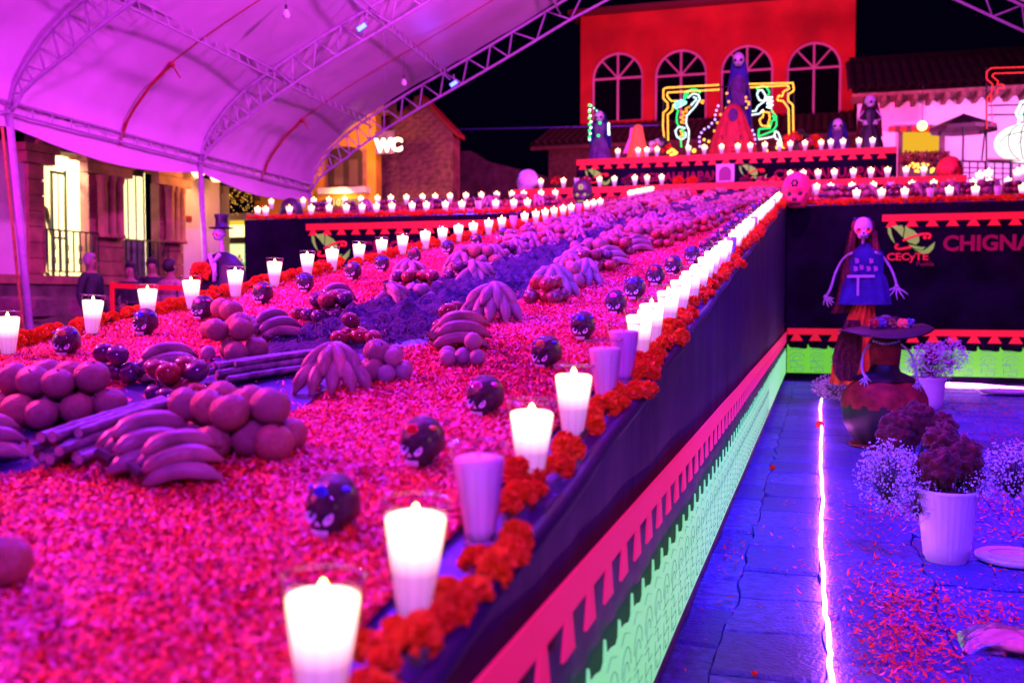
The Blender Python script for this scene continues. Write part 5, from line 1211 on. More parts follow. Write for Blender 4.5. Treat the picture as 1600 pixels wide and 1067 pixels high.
# ================================================================== BUILDINGS
def ln(*a): return a
stone = mat('pink_stone', (.30,.12,.09), .85, .3, 3, bump=.6, bscale=14); stone_d = mat('dark_stone', (.12,.07,.08), .9, .4, 3, bump=.7, bscale=8)
pale = mat('pale_wall', (.62,.50,.60), .9, .08, 2); iron = M['black']
lit1 = emis('lit_window_pane', (1,.82,.42), 1.7); cream = mat('cream_room_wall', (.85,.8,.6), .9)
Lb = empty('stone_building', (-15, 16, 0), 'old building with pink stone pillars and two brightly lit balcony openings', 'building')
XF = -14.0; yv = lambda px: PX(px, 440, XF).y
def wall_box(name, y0, y1, z0, z1, mt, x1=XF, dep=.5, par=None):
    m = MB(); m.box((x1-dep,y0,z0),(x1,y1,z1)); return m.build(name, mt, par or Lb)
wall_box('podium', 6, 23, 0, 1.50, stone_d, XF+.25, 1.0); wall_box('podium_ledge', 6, 23, 1.50, 1.66, stone, XF+.32, 1.0)
ya, yb, yc, yd, ye, yf = yv(65), yv(136), yv(188), yv(246), yv(281), yv(306)
wall_box('wall', 6, yv(43), 1.66, 6.6, pale); wall_box('wall', ye, yv(345), 1.66, 6.6, pale)
for y0, y1 in ((yv(43), ya), (yb, yc), (yd, ye)):
    w0 = (y1-y0); e_ = wall_box('stone_pillar', y0, y1, 1.66, 3.75, stone, XF+.06, .20)
    for j in range(7):
        m = MB(); m.box((XF+.055,y0-.02,1.70+j*.29),(XF+.095,y1+.02,1.70+j*.29+.272)); m.build('stone_block', stone, e_)
    if w0 > .8:
        for q_ in range(3):
            yy = y0+w0*(.25+.25*q_); m = MB(); m.lathe([(.13,2.45),(.13,2.5),(.10,2.55),(.10,3.55),(.12,3.6),(.13,3.7)], 14, c=(XF+.20,yy,0)); m.build('half_column', stone, e_, smooth=True)
    m = MB(); m.box((XF+.02,y0-.18,3.72),(XF+.22,y1+.18,3.92)); m.box((XF+.02,y0-.26,3.92),(XF+.27,y1+.26,4.06)); m.build('capital', stone, e_)
wall_box('upper_wall', 6, 23, 4.06, 7.5, stone_d)
for (y0, y1), nm in (((ya,yb),0), ((yc,yd),1)):   # arches over the openings
    m = MB(); cy, hw = (y0+y1)/2, (y1-y0)/2; n = 14
    for i in range(n):
        a0, a1 = math.pi*i/n, math.pi*(i+1)/n; hz = 4.0
        P_ = lambda a, s_: (cy+hw*s_*math.cos(a), hz+hw*.62*s_*math.sin(a))
        A_, B_, C_, D_ = P_(a0,1), P_(a1,1), P_(a1,1.22), P_(a0,1.22)
        m.add([(XF+.08,*A_),(XF+.08,*B_),(XF+.08,*C_),(XF+.08,*D_),(XF-.4,*A_),(XF-.4,*B_),(XF-.4,*C_),(XF-.4,*D_)], [(0,1,2,3),(4,7,6,5),(0,4,5,1),(3,2,6,7)])
    m.build('arch', stone, Lb)
# doorway room with cream walls and a lamp
m = MB(); y0, y1 = ya, yb
m.add([(XF-3,y0-2.5,1.6),(XF-3,y1+2.5,1.6),(XF-3,y1+2.5,4.9),(XF-3,y0-2.5,4.9)], [(0,1,2,3)])
m.add([(XF-3,y0-2.5,1.66),(XF-.5,y0-2.5,1.66),(XF-.5,y1+2.5,1.66),(XF-3,y1+2.5,1.66)], [(0,1,2,3)]); m.add([(XF-3,y0-2.5,4.9),(XF-.5,y0-2.5,4.9),(XF-.5,y1+2.5,4.9),(XF-3,y1+2.5,4.9)], [(0,1,2,3)])
m.add([(XF-3,y1+2.5,1.6),(XF-.5,y1+2.5,1.6),(XF-.5,y1+2.5,4.9),(XF-3,y1+2.5,4.9)], [(0,1,2,3)]); m.build('room', cream, Lb)
lamp('room_lamp', 'POINT', (XF-1.3,(y0+y1)/2,4.4), None, (1,.85,.50), 1500, .2)
m = MB(); m.box((XF-2.9,y0+1.0,1.66),(XF-2.84,y0+2.2,3.3)); m.build('inner_door_frame', mat('dark_teal_frame',(.03,.06,.06),.6), Lb)
m = MB(); m.box((XF-2.84,y0+1.1,1.66),(XF-2.82,y0+2.1,3.2)); m.build('inner_door_glass', lit1, Lb)
# open glazed door leaf
m = MB(); yh = y1-.04
for a, c_ in (((XF-.45,yh-.42,1.66),(XF-.41,yh-.37,3.72)), ((XF-.45,yh-.05,1.66),(XF-.41,yh,3.78)), ((XF-.45,yh-.42,3.68),(XF-.41,yh,3.73)), ((XF-.45,yh-.42,2.4),(XF-.41,yh,2.44)), ((XF-.44,yh-.23,1.66),(XF-.42,yh-.21,3.7))): m.box(a, c_)
m.build('door_leaf', mat('dark_teal_frame',(.03,.06,.06),.6), Lb)
# right window: lit panes over grey shutters
m = MB(); m.box((XF-.34,yc,1.66),(XF-.30,yd,5.0)); m.build('window_back', stone_d, Lb)
wy = np.linspace(yc+.12, yd-.05, 5)
for i in range(4):
    m = MB(); m.box((XF-.29,wy[i]+.03,2.48),(XF-.28,wy[i+1]-.03,3.88)); m.build('window_pane', lit1, Lb)
    m = MB(); m.box((XF-.29,wy[i]+.02,1.68),(XF-.25,wy[i+1]-.02,2.44)); m.build('shutter_panel', mat('grey_shutter',(.16,.13,.22),.7,.2,12), Lb)
m = MB(); m.add([(XF-.28,(yc+yd)/2,4.15)]+[(XF-.28,(yc+yd)/2+.24*math.cos(a),4.15+.26*math.sin(a)) for a in np.linspace(0,math.pi,12)], [tuple(range(13))]); m.build('fanlight', emis('fanlight_glow',(1,.6,.15),2.5), Lb)
for y0_, y1_, zr in ((ya-.05, yb+.1, 2.52), (yc-.05, yd+.12, 2.45)):   # iron balcony rails
    rail = MB(); rail.tube([(XF+.2,y0_,zr),(XF+.2,y1_,zr)], .018, 6); rail.tube([(XF+.2,y0_,1.74),(XF+.2,y1_,1.74)], .015, 6); r_ = rail.build('balcony_rail', iron, Lb)
    n = int((y1_-y0_)/.16)
    for i in range(n+1):
        yy = y0_+(y1_-y0_)*i/n; b_ = MB(); b_.tube([(XF+.2,yy,1.74),(XF+.2,yy,zr)], .018, 5)
        if i % 2: 
            for zc in (1.95, 2.2): b_.tube([(XF+.2,yy+.05*math.cos(t),zc+.06*math.sin(t)) for t in np.linspace(0,2*math.pi,10)], .012, 4)
        b_.build('baluster', iron, r_)
for yy, lb in ((ya+.15,0),):
    pass
m = MB(); m.lathe([(.09,3.9),(.16,4.02),(.10,4.25),(.02,4.4)], 12, c=(XF+.7,yv(300),0)); m.build('street_lantern', emis('lantern_glow',(1,.55,.2),5), Lb)
m = MB(); m.lathe([(.09,3.9),(.16,4.02),(.10,4.25),(.02,4.4)], 12, c=(XF+.5,yv(283),.05)); m.build('street_lantern', MATS['lantern_glow'], Lb)
lamp('lantern_light', 'POINT', (XF+1.1,yv(292),4.0), None, (1,.42,.12), 160, .1)
lamp('facade_fill','SPOT',(-12.6,8.6,4.3),(XF,14.5,3.0),(1,.04,.85),1500,.2,spot=100)  # unseen magenta spot added for spill on the stone facade
m = MB(); m.box((XF+.0,yv(292),3.0),(XF+.03,yv(300),3.12)); m.build('red_plaque', M['redcloth'], Lb)
# pale corner house with box, net lights, shop front
Cb = empty('corner_house', PY(330, 450, 24), 'pale plastered corner house beside the lit shop', 'building')
a, c_ = PY(316,250,24), PY(347,440,24); m = MB(); m.box((a.x,24,0),(c_.x,24.4,5.6)); m.build('wall', pale, Cb)
for zq in (3.2, 4.3): 
    m = MB(); m.box((a.x,23.97,zq),(c_.x,24,zq+.03)); m.build('wall_groove', stone_d, Cb)
a, c_ = PY(329,283,23.8), PY(344,302,23.8); m = MB(); m.box((a.x,23.75,c_.z),(c_.x,23.95,a.z)); m.build('junction_box', mat('grey_box',(.25,.2,.25),.6), Cb)
Sb = empty('shop', PY(370, 450, 25), 'lit shop front with a white awning sign behind the top hat figure', 'shop')
def pxbox(par, name, x0, y0, x1, y1, Yy, d_, mt):
    a, c_ = PY(x0,y0,Yy), PY(x1,y1,Yy); m = MB(); m.box((a.x,Yy,min(a.z,c_.z)),(c_.x,Yy+d_,max(a.z,c_.z))); return m.build(name, mt, par)
pxbox(Sb,'dark_upper_wall',347,240,398,312,25,.3,mat('dark_brown_wall',(.05,.02,.02),.9))
pxbox(Sb,'awning',346,334,398,343,24.6,.5,pale); pxbox(Sb,'sign_band',352,343,388,352,24.9,.1,emis('yellow_sign',(1,.55,.03),1.2)); pxbox(Sb,'light_box',352,352,392,371,24.9,.1,emis('shop_light',(1,.85,.35),2.2))
pxbox(Sb,'counter_band',348,371,398,380,24.8,.2,stone_d); pxbox(Sb,'shop_window',349,380,398,430,25.0,.1,emis('shop_window_glow',(.9,1,.45),1.1)); 
for i in range(10): pxbox(Sb,'shelf_item',362+3.4*i,398+6*(i%3),364.5+3.4*i,404+6*(i%3),24.95,.04,[M['mari'],M['bucket'],M['logogreen']][i%3])
pxbox(Sb,'lower_wall',340,430,400,470,25,.3,stone_d)
e = empty('net_lights', PY(370, 320, 24.6), 'net of tiny golden lights hung over the dark doorway beside the yellow wall', 'fairy lights'); m = MB(); w_ = MB()
for i in range(95): m.ball(PY(rnd.uniform(347,395), 336-44*rnd.random()**.9, 24.55), .011, 5, 4)
gl_ = m.build('golden_lights', emis('gold_points',(1,.45,.06),2.6), e); gl_['kind'] = 'stuff'
for i in range(8): w_.tube([PY(347+6.8*i,291,24.6), PY(347+6.8*i,336,24.6)], .004, 4)
w_.build('wires', M['black'], e)
# yellow house
yel = mat('ochre_wall', (.70,.30,.03), .85, .12, 2, bump=.2)
Yb = empty('yellow_house', PY(500, 400, 27), 'ochre yellow house with an arched wooden window and lit WC sign', 'building')
pxbox(Yb,'wall',396,150,588,400,27,.4,yel)
pxbox(Yb,'arched_window_surround',508,236,572,300,26.94,.06,stone)
a, c_ = PY(514,300,26.9), PY(566,228,26.9); m = MB(); cxw = (a.x+c_.x)/2; hw = (c_.x-a.x)/2
m.poly([(a.x,26.9,a.z+.15),(c_.x,26.9,a.z+.15),(c_.x,26.9,c_.z-hw*.4)]+[(cxw+hw*math.cos(t),26.9,c_.z-hw*.4+hw*.4*math.sin(t)) for t in np.linspace(.1,math.pi-.1,10)]+[(a.x,26.9,c_.z-hw*.4)], .03, (0,-1,0)); m.build('dark_window', mat('dark_wood',(.05,.02,.02),.6), Yb)
for x in (522, 545): pxbox(Yb,'window_panel',x,250,x+14,290,26.85,.03,mat('brown_panel',(.14,.07,.06),.5))
pxbox(Yb,'sill',496,294,572,301,26.7,.3,pale); lamp('sill_light','AREA',PY(534,300,26.6)+Vector((0,-.15,-.1)),PY(534,330,27),(1,.55,.12),25,.4)
pxbox(Yb,'lower_arch',505,312,562,330,26.9,.1,mat('dark_wood',(.05,.02,.02),.6)); pxbox(Yb,'roof_edge',490,160,600,172,26.5,.9,stone)
text('1107', PY(512,322,26.85), .28, mat('grey_number',(.5,.4,.4),.6), Yb)
Wb = empty('lit_sign', PY(600, 238, 26.4), 'white glowing WC letters fixed to the brick gable', 'sign')
text('WC', PY(587,237,26.4), 1.05*.47, emis('sign_glow',(1,.72,.45),5), Wb, bold=.05, ext=.03, sx=.95)
pxbox(Wb,'backing_plate',586,206,617,240,26.48,.05,M['purple'])
lamp('sign_light','POINT',PY(600,222,26.4)+Vector((0,-.5,-.4)),None,(1,.40,.10),90,.15)
lamp('ochre_wall_spot','SPOT',PY(560,215,24.5)+Vector((0,0,.4)),PY(540,300,27.2),(1,.42,.07),420,.2,spot=120)  # unseen warm spot put here to light the ochre wall
# brick gable
brk = mat('rough_brick', (.26,.10,.08), .9, .45, 6, bump=.8, bscale=16)
Gb = empty('brick_gable', PY(650, 400, 29), 'rough brick gable house with a red sloping roof edge', 'building'); m = MB()
G = [PY(586,400,29), PY(586,196,29), PY(660,152,29), PY(708,204,29), PY(708,400,29)]; m.poly(G, .6, (0,1,0)); m.build('wall', brk, Gb)
m = MB(); a, b_ = PY(655,146,28.9), PY(714,208,28.9); m.poly([a, b_, b_+Vector((0,0,-.12)), a+Vector((0,0,-.12))], .7, (0,1,0)); m.build('roof_edge', mat('red_roof',(.35,.03,.02),.8), Gb)
nb_ = 0; brm = MB(); bw, bh_ = .30, .12; z_ = G[0].z
brm.box((-bw/2,-.02,-bh_/2),(bw/2,.012,bh_/2)); bro = brm.build('brick', brk); bme = bro.data; bpy.data.objects.remove(bro)
for r_i in range(36):
    zq = 3.9+r_i*.135
    for c_i in range(13):
        xq = G[0].x+.2+c_i*.33+(r_i % 2)*.16; zmax = 7.55-max(0,(xq-PY(660,152,29).x))*1.28 if xq > PY(660,152,29).x else G[1].z+(xq-G[1].x)*.60
        if zq < zmax-.1 and xq < G[3].x-.15 and nb_ < 298 and rnd.random() < .62:
            o = bpy.data.objects.new('brick', bme); col.objects.link(o); o.parent = Gb; o.location = Vector((xq,29-.012+rnd.uniform(-.012,.006),zq))-Gb.location; nb_ += 1
Db = empty('dark_house', PY(740, 400, 34), 'low dark wall with a stepped top right of the gable', 'building')
m = MB(); m.poly([PY(700,400,34),PY(700,238,34),PY(735,236,34),PY(760,252,34),PY(800,262,34),PY(850,275,34),PY(850,400,34)], .6, (0,1,0)); m.build('wall', mat('dark_wall',(.06,.02,.04),.9,.4,3), Db)  # one dark tone with random mottling
m = MB(); m.tube([PY(690,203,31),PY(1030,196,31)], .018, 5); tag(m.build('blue_streak', M['bluedress']), 'thin blue streak stretched across the night sky', 'cable')  # thin blue tube drawn for the streak across the sky

# red building
red = mat('red_render', (.62,.022,.015), .85, .30, .55, bump=.3, bscale=3, detail=9)
Rb = empty('red_building', PY(1120, 300, 38), 'tall red building with four arched pink framed windows', 'building')
YB = 38.0; xr0, xr1 = PY(907,150,YB).x, PY(1335,150,YB).x; zb0, zt0 = 7.75, 12.0
wins = [(924,1005,78,191),(1022,1105,73,190),(1125,1209,66,186),(1228,1316,61,181)]
def arch_pts(xc, hw, z0_, zs, n=16, ht=None): return [(xc+hw*math.cos(a), zs+(ht or hw)*math.sin(a)) for a in np.linspace(0, math.pi, n)]
m = MB(); xcur = xr0; WN = []
for x0, x1, y0, y1 in wins:
    a, c_ = PY(x0,y1,YB), PY(x1,y0,YB); hw = (c_.x-a.x)/2; xc = (a.x+c_.x)/2; ht = hw*.98; WN.append((xc, hw, a.z, c_.z-ht, ht))
for (xc, hw, z0_, zs, ht), nxt in zip(WN, WN[1:]+[None]):
    m.box((xcur,YB,zb0),(xc-hw,YB+.5,zt0)); xcur = xc+hw
    m.box((xc-hw,YB,zb0),(xc+hw,YB+.5,z0_))
    ap = arch_pts(xc, hw, z0_, zs, 18, ht)
    for (xa, za), (xb_, zb_) in zip(ap[:-1], ap[1:]): m.add([(xa,YB,za),(xb_,YB,zb_),(xb_,YB,zt0),(xa,YB,zt0),(xa,YB+.5,za),(xb_,YB+.5,zb_)], [(0,3,2,1),(0,1,5,4)])
m.box((xcur,YB,zb0),(xr1,YB+.5,zt0)); m.build('wall', red, Rb)
pf = mat('pink_window_frame', (.75,.35,.45), .6); dg = mat('dark_glass', (.003,.002,.006), 1.0, spec=.0)
for xc, hw, z0_, zs, ht in WN:
    f_ = MB(); o3 = YB+.18
    ring = arch_pts(xc, hw-.04, z0_, zs, 22, ht-.04); f_.tube([(xc+hw-.04,o3,z0_)]+[(x,o3,z) for x, z in ring]+[(xc-hw+.04,o3,z0_),(xc+hw-.04,o3,z0_)], .05, 6)
    f_.tube([(xc-hw,o3-.01,zs),(xc+hw,o3-.01,zs)], .045, 6); f_.tube([(xc,o3-.01,z0_),(xc,o3-.01,zs+ht)], .045, 6)
    for a in (math.pi*.27, math.pi*.73): f_.tube([(xc,o3-.01,zs),(xc+(hw-.05)*math.cos(a),o3-.01,zs+(ht-.05)*math.sin(a))], .035, 6)
    fo = f_.build('window_frame', pf, Rb)
    for sg in (-1,1):
        m = MB(); m.box((min(xc,xc+sg*hw)+.02,o3+.03,z0_),(max(xc,xc+sg*hw)-.02,o3+.05,zs)); m.build('pane', dg, fo)
    m = MB(); m.add([(xc,o3+.04,zs)]+[(x,o3+.04,z) for x, z in arch_pts(xc,hw,z0_,zs,18,ht)], [tuple(range(19))]); m.build('fan_pane', dg, fo)
m = MB(); m.box((xr0-.4,YB-.5,zt0),(xr1+.1,YB+1,zt0+.16)); m.build('eave', M['hair'], Rb)
m = MB(); m.box((xr0,YB+1,0),(xr1,YB+7,zt0)); m.build('rear_mass', stone_d, Rb)
# tiled lower roof in front of the red wall: rows of barrel tiles
Tb = empty('tiled_arcade', (-4, 34.5, 0), 'dark tiled arcade roof below the red wall', 'building')
tile = mat('old_clay_tile', (.07,.022,.02), .85, .4, 5, bump=.4); tm = MB(); n = 8; vs = []
for L_i in (0, 1):
    for k_ in range(n+1): a = math.pi*k_/n; vs.append((.13*math.cos(a), L_i*3.0, .10*math.sin(a)))
tm.add(vs, [(k_, k_+1, n+2+k_, n+1+k_) for k_ in range(n)]); to = tm.build('roof_tile_row', tile, smooth=True); tme = to.data; bpy.data.objects.remove(to)
x_ = xr0-.9
while x_ < xr1+.5:
    o = bpy.data.objects.new('roof_tile_row', tme); col.objects.link(o); o.parent = Tb; o.location = Vector((x_,34.6,6.65))-Tb.location; o.rotation_euler = (R(20),0,0); x_ += .27
m = MB(); m.add([(xr0-1,34.6,6.6),(xr1+.5,34.6,6.6),(xr1+.5,37.9,7.8),(xr0-1,37.9,7.8)], [(0,1,2,3)]); m.box((xr0-.6,35.5,0),(xr1+.4,35.9,6.7)); m.box((xr0-1,34.5,6.45),(xr1+.5,34.62,6.58)); m.build('roof_deck', tile, Tb)
lamp('facade_fill', 'AREA', (-5.5, 27.5, 5.2), (-4.6, 38, 10.5), (1,.08,.34), 650, .5)  # unseen lamps added to light the red wall and its window frames
lamp('facade_fill', 'AREA', (0.0, 27.5, 5.2), (-1.5, 38, 10.5), (1,.08,.34), 450, .5)

# white house on the right
Wh = empty('white_house', (4.5, 32, 0), 'magenta lit white house with a tiled roof and exposed rafters', 'building')
YW = 32.0; wl_ = mat('whitewash', (.80,.74,.78), .85, .05, 2, bump=.15)
def pw(x, y, Yy=YW): return PY(x, y, Yy)
x0w, x1w = pw(1338,300).x, 14.0
m = MB(); m.box((x0w,YW,0),(x1w,YW+.4,7.35)); m.build('wall', wl_, Wh)
for i in range(26):
    x = x0w+.2+i*.42; m = MB(); m.box((x,YW-1.2,6.86),(x+.12,YW,7.02)); o = m.build('rafter', mat('rafter_wood',(.18,.06,.06),.8,.3,9), Wh)
m = MB(); m.box((x0w-.2,YW-1.25,7.02),(x1w,YW-.05,7.10)); m.build('eave_board', MATS['rafter_wood'], Wh)
x_ = x0w-.2; cnt_ = 0
while x_ < 10:
    o = bpy.data.objects.new('roof_tile_row', tme); col.objects.link(o); o.parent = Wh; o.location = Vector((x_,YW-1.35,7.14))-Wh.location; o.rotation_euler = (R(24),0,0); o.scale = (1,1.3,1); x_ += .27
m = MB(); m.add([(x0w-.2,YW-1.3,7.12),(x1w,YW-1.3,7.12),(x1w,YW+3,9.1),(x0w-.2,YW+3,9.1)], [(0,1,2,3)]); m.build('roof_deck', tile, Wh)
pxbox(Wh,'lit_window',1409,205,1468,237,YW-.06,.05,emis('yellow_window_glow',(1,.52,.03),.9)); pxbox(Wh,'window_post',1468,200,1475,300,YW-.12,.1,stone_d); pxbox(Wh,'window_post',1404,200,1409,300,YW-.12,.1,stone_d)
for i in range(9):
    pxbox(Wh,'awning_stripe',1389+i*9,198,1398+i*9,204,YW-.4,.3,[M['mari_d'],M['hair']][i%2])
e = empty('planter_hedge', pw(1440,250,30), 'dark red leafy planters below the yellow window', 'plants'); m = MB()
for i in range(420):
    p = pw(rnd.uniform(1408,1482), rnd.uniform(238,262), 30+rnd.uniform(-.3,.3)); u = Vector((rnd.gauss(0,1),rnd.gauss(0,1),rnd.gauss(0,1))).normalized()*.09; v = u.orthogonal().normalized()*.06; m.add([p-u,p+v,p+u,p-v], [(0,1,2,3)])
m.build('leaves', M['hair'], e); m = MB(); m.box((pw(1406,262,30).x,29.8,3.6),(pw(1484,262,30).x,30.3,pw(1440,255,30).z)); m.build('planter_box', stone_d, e)
e = empty('fairy_light_string', pw(1440,262,29), 'yellow fairy lights in front of the planters', 'fairy lights'); m = MB()
for i in range(26): m.ball(pw(rnd.uniform(1412,1462), rnd.uniform(254,270), 29), .035, 6, 4)
m.build('yellow_lights', BE['y'], e)
p = pw(1441,197,29.5); e = empty('pendant_lamp', p, 'round warm pendant lamp hanging under the rafters', 'lamp'); m = MB(); m.ball(p, .13, 14, 10); m.build('globe', emis('globe_glow',(1,.50,.12),7), e, smooth=True); m = MB(); m.tube([p, p+Vector((0,0,1.1))], .012, 5); m.build('cord', M['black'], e)
lamp('pendant_light','POINT',p+Vector((0,-.25,0)),None,(1,.5,.2),30,.1)
p = pw(1505,300,29); e = empty('patio_umbrella', (p.x,29,0), 'closed topped dark patio umbrella before the white house', 'umbrella'); zt = pw(1500,178,29).z; zl = pw(1500,200,29).z
m = MB(); hw = (pw(1562,197,29).x-pw(1450,197,29).x)/2; xc = (pw(1562,197,29).x+pw(1450,197,29).x)/2; n = 8
m.add([(xc,29,zt)]+[(xc+hw*math.cos(2*math.pi*i/n+.2),29+hw*math.sin(2*math.pi*i/n+.2),zl) for i in range(n)]+[(xc+hw*math.cos(2*math.pi*i/n+.2),29+hw*math.sin(2*math.pi*i/n+.2),zl-.10) for i in range(n)], [(0,1+i,1+(i+1)%n) for i in range(n)]+[(1+i,1+n+i,1+n+(i+1)%n,1+(i+1)%n) for i in range(n)]); m.build('umbrella_canopy', mat('umbrella_fabric',(.07,.03,.05),.8), e)
m = MB(); m.tube([(xc,29,0),(xc,29,zt)], .03, 8); m.build('umbrella_pole', M['black'], e)
e = empty('railing', pw(1550,290,28), 'dark metal railing and scaffold in front of the white house', 'railing')
m = MB(); m.tube([pw(1500,252,28),pw(1640,256,28)], .03, 6); m.build('top_rail', M['black'], e)
for yy in (262,270,279): m = MB(); m.tube([pw(1500,yy,28),pw(1640,yy+3,28)], .018, 6); m.build('cross_rail', M['black'], e)
for i in range(9): m = MB(); m.tube([pw(1502+i*13,252,28),pw(1502+i*13,300,28)], .022 if i % 3 else .05, 6); m.build('upright', M['black'], e)
for i, (px, py) in enumerate(((1530,290),(1545,286),(1590,285),(1598,282))):
    p = pw(px,py,24); candle(p.x,24,p.z-.05,f'bright lit candle beyond the right wing, {ordn(i)} from the left', 'candles beyond the right wing', True, True, 2.0)
m = MB(); m.box((pw(1505,290,24).x,23.7,0),(pw(1505,290,24).x+4,24.4,pw(1530,290,24).z-.05)); tag(m.build('side_table', M['redcloth']), 'cloth covered table beyond the right wing', 'table')
lamp('house_flood','AREA',(6.5,25.5,4.2),(5.0,32,6.0),(1,.20,.85),900,.4)

# ================================================================== PEOPLE
skin_m = mat('skin', (.26,.13,.09), .6)
def person(loc, h, rotz, top, legs, hair, label, seated=False, hairlen=.0, arms='down'):
    e = empty('person', loc, label, 'person', world=False)
    s = h/1.72
    J = {'pel':(0,0,.95),'waist':(0,0,1.08),'chest':(0,0,1.30),'neck0':(0,.01,1.43),'neck':(0,0,1.50),'head':(0,-.01,1.58),'crown':(0,-.01,1.66)}
    for sg, n_ in ((-1,'l'),(1,'r')):
        J.update({'sh'+n_:(sg*.17,0,1.40),'el'+n_:(sg*.23,.02,1.13),'wr'+n_:(sg*.22,-.07,.90),'ha'+n_:(sg*.22,-.10,.83),'hip'+n_:(sg*.09,0,.90),'kn'+n_:(sg*.10,-.02,.50),'an'+n_:(sg*.10,.02,.09),'to'+n_:(sg*.11,-.14,.04)})
        if arms == 'fold': J['el'+n_] = (sg*.24,-.03,1.14); J['wr'+n_] = (sg*.08,-.20,1.16); J['ha'+n_] = (-sg*.02,-.22,1.17)
    E_ = [('pel','waist'),('waist','chest'),('chest','neck0'),('neck0','neck'),('neck','head'),('head','crown')]
    for n_ in 'lr': E_ += [('neck0','sh'+n_),('sh'+n_,'el'+n_),('el'+n_,'wr'+n_),('wr'+n_,'ha'+n_),('pel','hip'+n_),('hip'+n_,'kn'+n_),('kn'+n_,'an'+n_),('an'+n_,'to'+n_)]
    rad = {'pel':(.15,.11),'waist':(.14,.10),'chest':(.17,.115),'neck0':(.065,.055),'neck':(.042,.045),'head':(.069,.086),'crown':(.055,.068),'sh':(.062,.062),'el':(.046,.046),'wr':(.030,.030),'ha':(.036,.022),'hip':(.09,.09),'kn':(.062,.062),'an':(.042,.045),'to':(.04,.03)}
    names = list(J); me = bpy.data.meshes.new('b'); me.from_pydata([tuple(c*s for c in J[n_]) for n_ in names], [(names.index(a), names.index(b_)) for a, b_ in E_], [])
    o = bpy.data.objects.new('body', me); col.objects.link(o); sk = o.modifiers.new('s', 'SKIN'); sk.use_smooth_shade = True
    for i, n_ in enumerate(names):
        r_ = rad.get(n_) or rad[n_[:-1]]; me.skin_vertices[0].data[i].radius = (r_[0]*s, r_[1]*s); me.skin_vertices[0].data[i].use_root = (n_ == 'pel')
    sb = o.modifiers.new('u', 'SUBSURF'); sb.levels = 1; sb.render_levels = 1
    dg_ = bpy.context.evaluated_depsgraph_get(); nm = bpy.data.meshes.new_from_object(o.evaluated_get(dg_)); nm.name = 'body'
    bpy.data.objects.remove(o); nm.materials.clear()
    for q_ in (skin_m, top, legs, M['black']): nm.materials.append(q_)
    for p_ in nm.polygons:
        c = p_.center/s; p_.material_index = 0 if c.z > 1.455 or (arms == 'down' and c.z < .88 and abs(c.x) > .175) else 1 if c.z > .93 or (abs(c.x) > .175 and c.z > .87) else 3 if c.z < .09 else 2
        p_.use_smooth = True
    o = bpy.data.objects.new('body', nm); col.objects.link(o); o.parent = e
    m = MB(); m.ball((0,.018*s,1.645*s), (.084*s,.100*s,.102*s), 16, 12, fn=lambda d: d if (d.y > -.35 or d.z > .45) else Vector((d.x*.8,d.y*.5,d.z*.8)))
    if hairlen: m.ball((0,.05*s,(1.56-hairlen/2)*s), (.085*s,.05*s,(.06+hairlen/2)*s), 12, 8)
    m.build('hair', hair, e, smooth=True)
    m = MB(); m.ball((0,-.108*s,1.575*s), (.013*s,.018*s,.022*s), 6, 5); m.build('nose', skin_m, e)
    m = MB(); 
    for sg in (-1,1): m.ball((sg*.031*s,-.094*s,1.60*s), .010*s, 6, 4)
    m.build('eyes', M['black'], e); m = MB(); m.ball((0,-.098*s,1.535*s), (.024*s,.008*s,.006*s), 6, 4); m.build('mouth', M['redcloth'], e)
    m = MB()
    for sg in (-1,1):
        hx = J['ha'+('l' if sg < 0 else 'r')]
        for f_i in range(4): m.tube([((hx[0]+(f_i-1.5)*.014)*s,(hx[1]-.01)*s,(hx[2]-.02)*s),((hx[0]+(f_i-1.5)*.016)*s,(hx[1]-.02)*s,(hx[2]-.06)*s),((hx[0]+(f_i-1.5)*.016)*s,(hx[1]-.045)*s,(hx[2]-.085+.006*abs(f_i-1))*s)], .008*s, 5)
        m.tube([((hx[0]-sg*.02)*s,(hx[1]-.01)*s,(hx[2]+.01)*s),((hx[0]-sg*.045)*s,(hx[1]-.035)*s,(hx[2]-.03)*s)], .009*s, 5)
    m.build('fingers', skin_m, e, smooth=True)
    e.location = loc; e.rotation_euler = (0,0,rotz); return e
blk = mat('black_jacket', (.02,.02,.03), .8, .3, 8); beige = mat('beige_puffer', (.40,.24,.22), .8, .2, 12, bump=.5, bscale=20); hairb = mat('black_hair', (.015,.01,.01), .6, bump=.4, bscale=60); greyhair = mat('greying_hair', (.3,.22,.25), .7)
jean = mat('dark_jeans', (.03,.03,.07), .85)
zP = .10
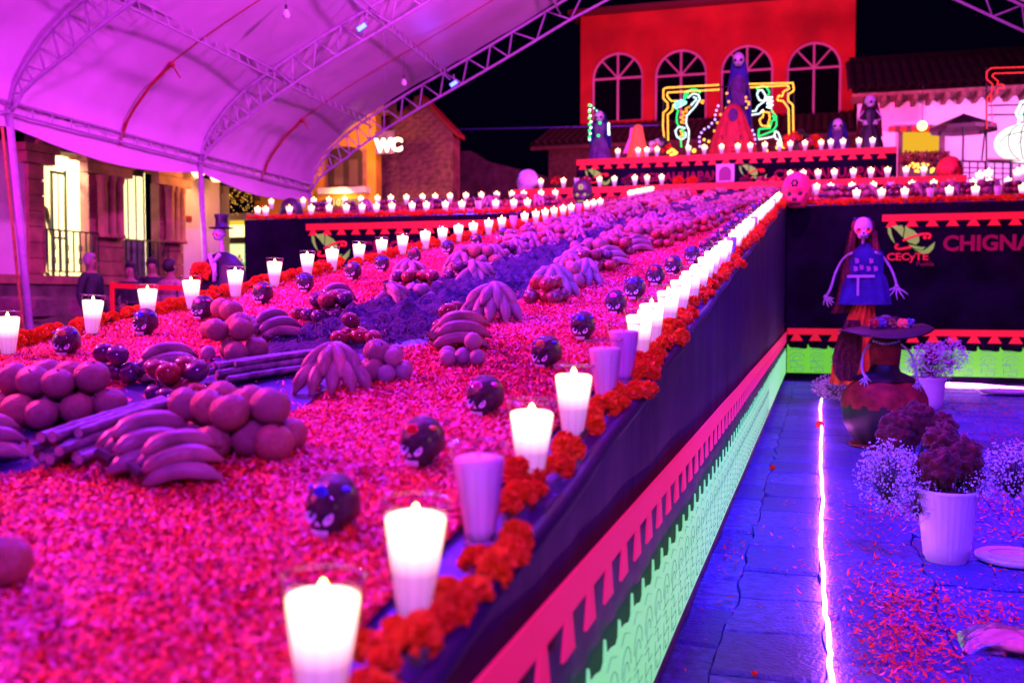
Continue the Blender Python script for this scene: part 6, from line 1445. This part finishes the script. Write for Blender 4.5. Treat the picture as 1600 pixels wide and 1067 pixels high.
for px, top_px, Yy, rz_, tp_, hr, hl, lb, ar in ((142,397,11.5,R(70),blk,greyhair,0,'grey haired man in a dark jacket, turned right behind the tape','down'), (203,410,11.6,R(-5),blk,hairb,.12,'long haired woman in black holding a white cup, left of the group','fold'), (237,404,12.2,R(15),blk,hairb,0,'man in a black jacket standing in the middle behind the tape','down'), (266,406,11.4,R(150),beige,hairb,0,'person in a beige puffer jacket with their back turned','down')):
    p = PY(px, top_px, Yy); h_ = 1.70; zt = p.z
    person((p.x, Yy, zt-h_), h_, rz_+R(20), tp_, jean, hr, lb, hairlen=hl, arms=ar)
terr = MB(); terr.box((-13.7,9.5,0),(-7.2,13.2,.115)); tag(terr.build('kerb_platform', M['ground']), 'low raised pavement where the bystanders stand', kind='structure')
person((XF-1.0, yv(92)+.1, 1.66), 1.66, R(60), mat('tan_jacket',(.55,.35,.10),.8), jean, greyhair, 'person in a tan jacket inside the lit doorway')
person((XF-.75, yv(112), 1.66), 1.66, R(80), mat('grey_jacket',(.16,.15,.16),.8), jean, hairb, 'dark haired person in a grey jacket inside the lit doorway')
m = MB(); a, b_ = PY(175,446,10.9), PY(292,450,10.9); m.add([a+Vector((0,0,.03)), b_+Vector((0,0,.03)), b_-Vector((0,0,.035)), a-Vector((0,0,.035))], [(0,1,2,3)])
m.box((a.x-.02,10.88,0),(a.x+.02,10.92,a.z+.05)); m.box((b_.x-.02,10.88,0),(b_.x+.02,10.92,b_.z+.05))
tag(m.build('barrier_tape', mat('red_tape',(.8,.03,.02),.5)), 'red barrier tape stretched in front of the bystanders', 'tape')
m = MB(); 
for i in range(5):
    for j in range(3): m.ball((-12.2+i*1.25+rnd.uniform(-.2,.2), 13.1+rnd.uniform(-.1,.1), .25+j*.42), (.55,.35,.22), 10, 6, fn=lambda d: Vector((max(-.8,min(.8,d.x*1.2)),max(-.8,min(.8,d.y*1.2)),max(-.85,min(.85,d.z*1.2)))))
tag(m.build('rubble_wall', stone_d), 'low rough stone wall behind the bystanders', 'wall')

prune()
seen = {}
for o in bpy.data.objects:
    if o.parent is None and o.get('label'): seen.setdefault(o['label'], []).append(o)
for lb, os_ in seen.items():
    if len(os_) in (2, 3):
        os_.sort(key=lambda q_: q_.location.x)
        for o, w_ in zip(os_, ('left-hand', 'right-hand') if len(os_) == 2 else ('left-hand', 'middle', 'right-hand')): o['label'] = w_ + ' ' + lb
for o in bpy.data.objects:
    for k_ in ('wo','wo2'):
        if k_ in o: del o[k_]
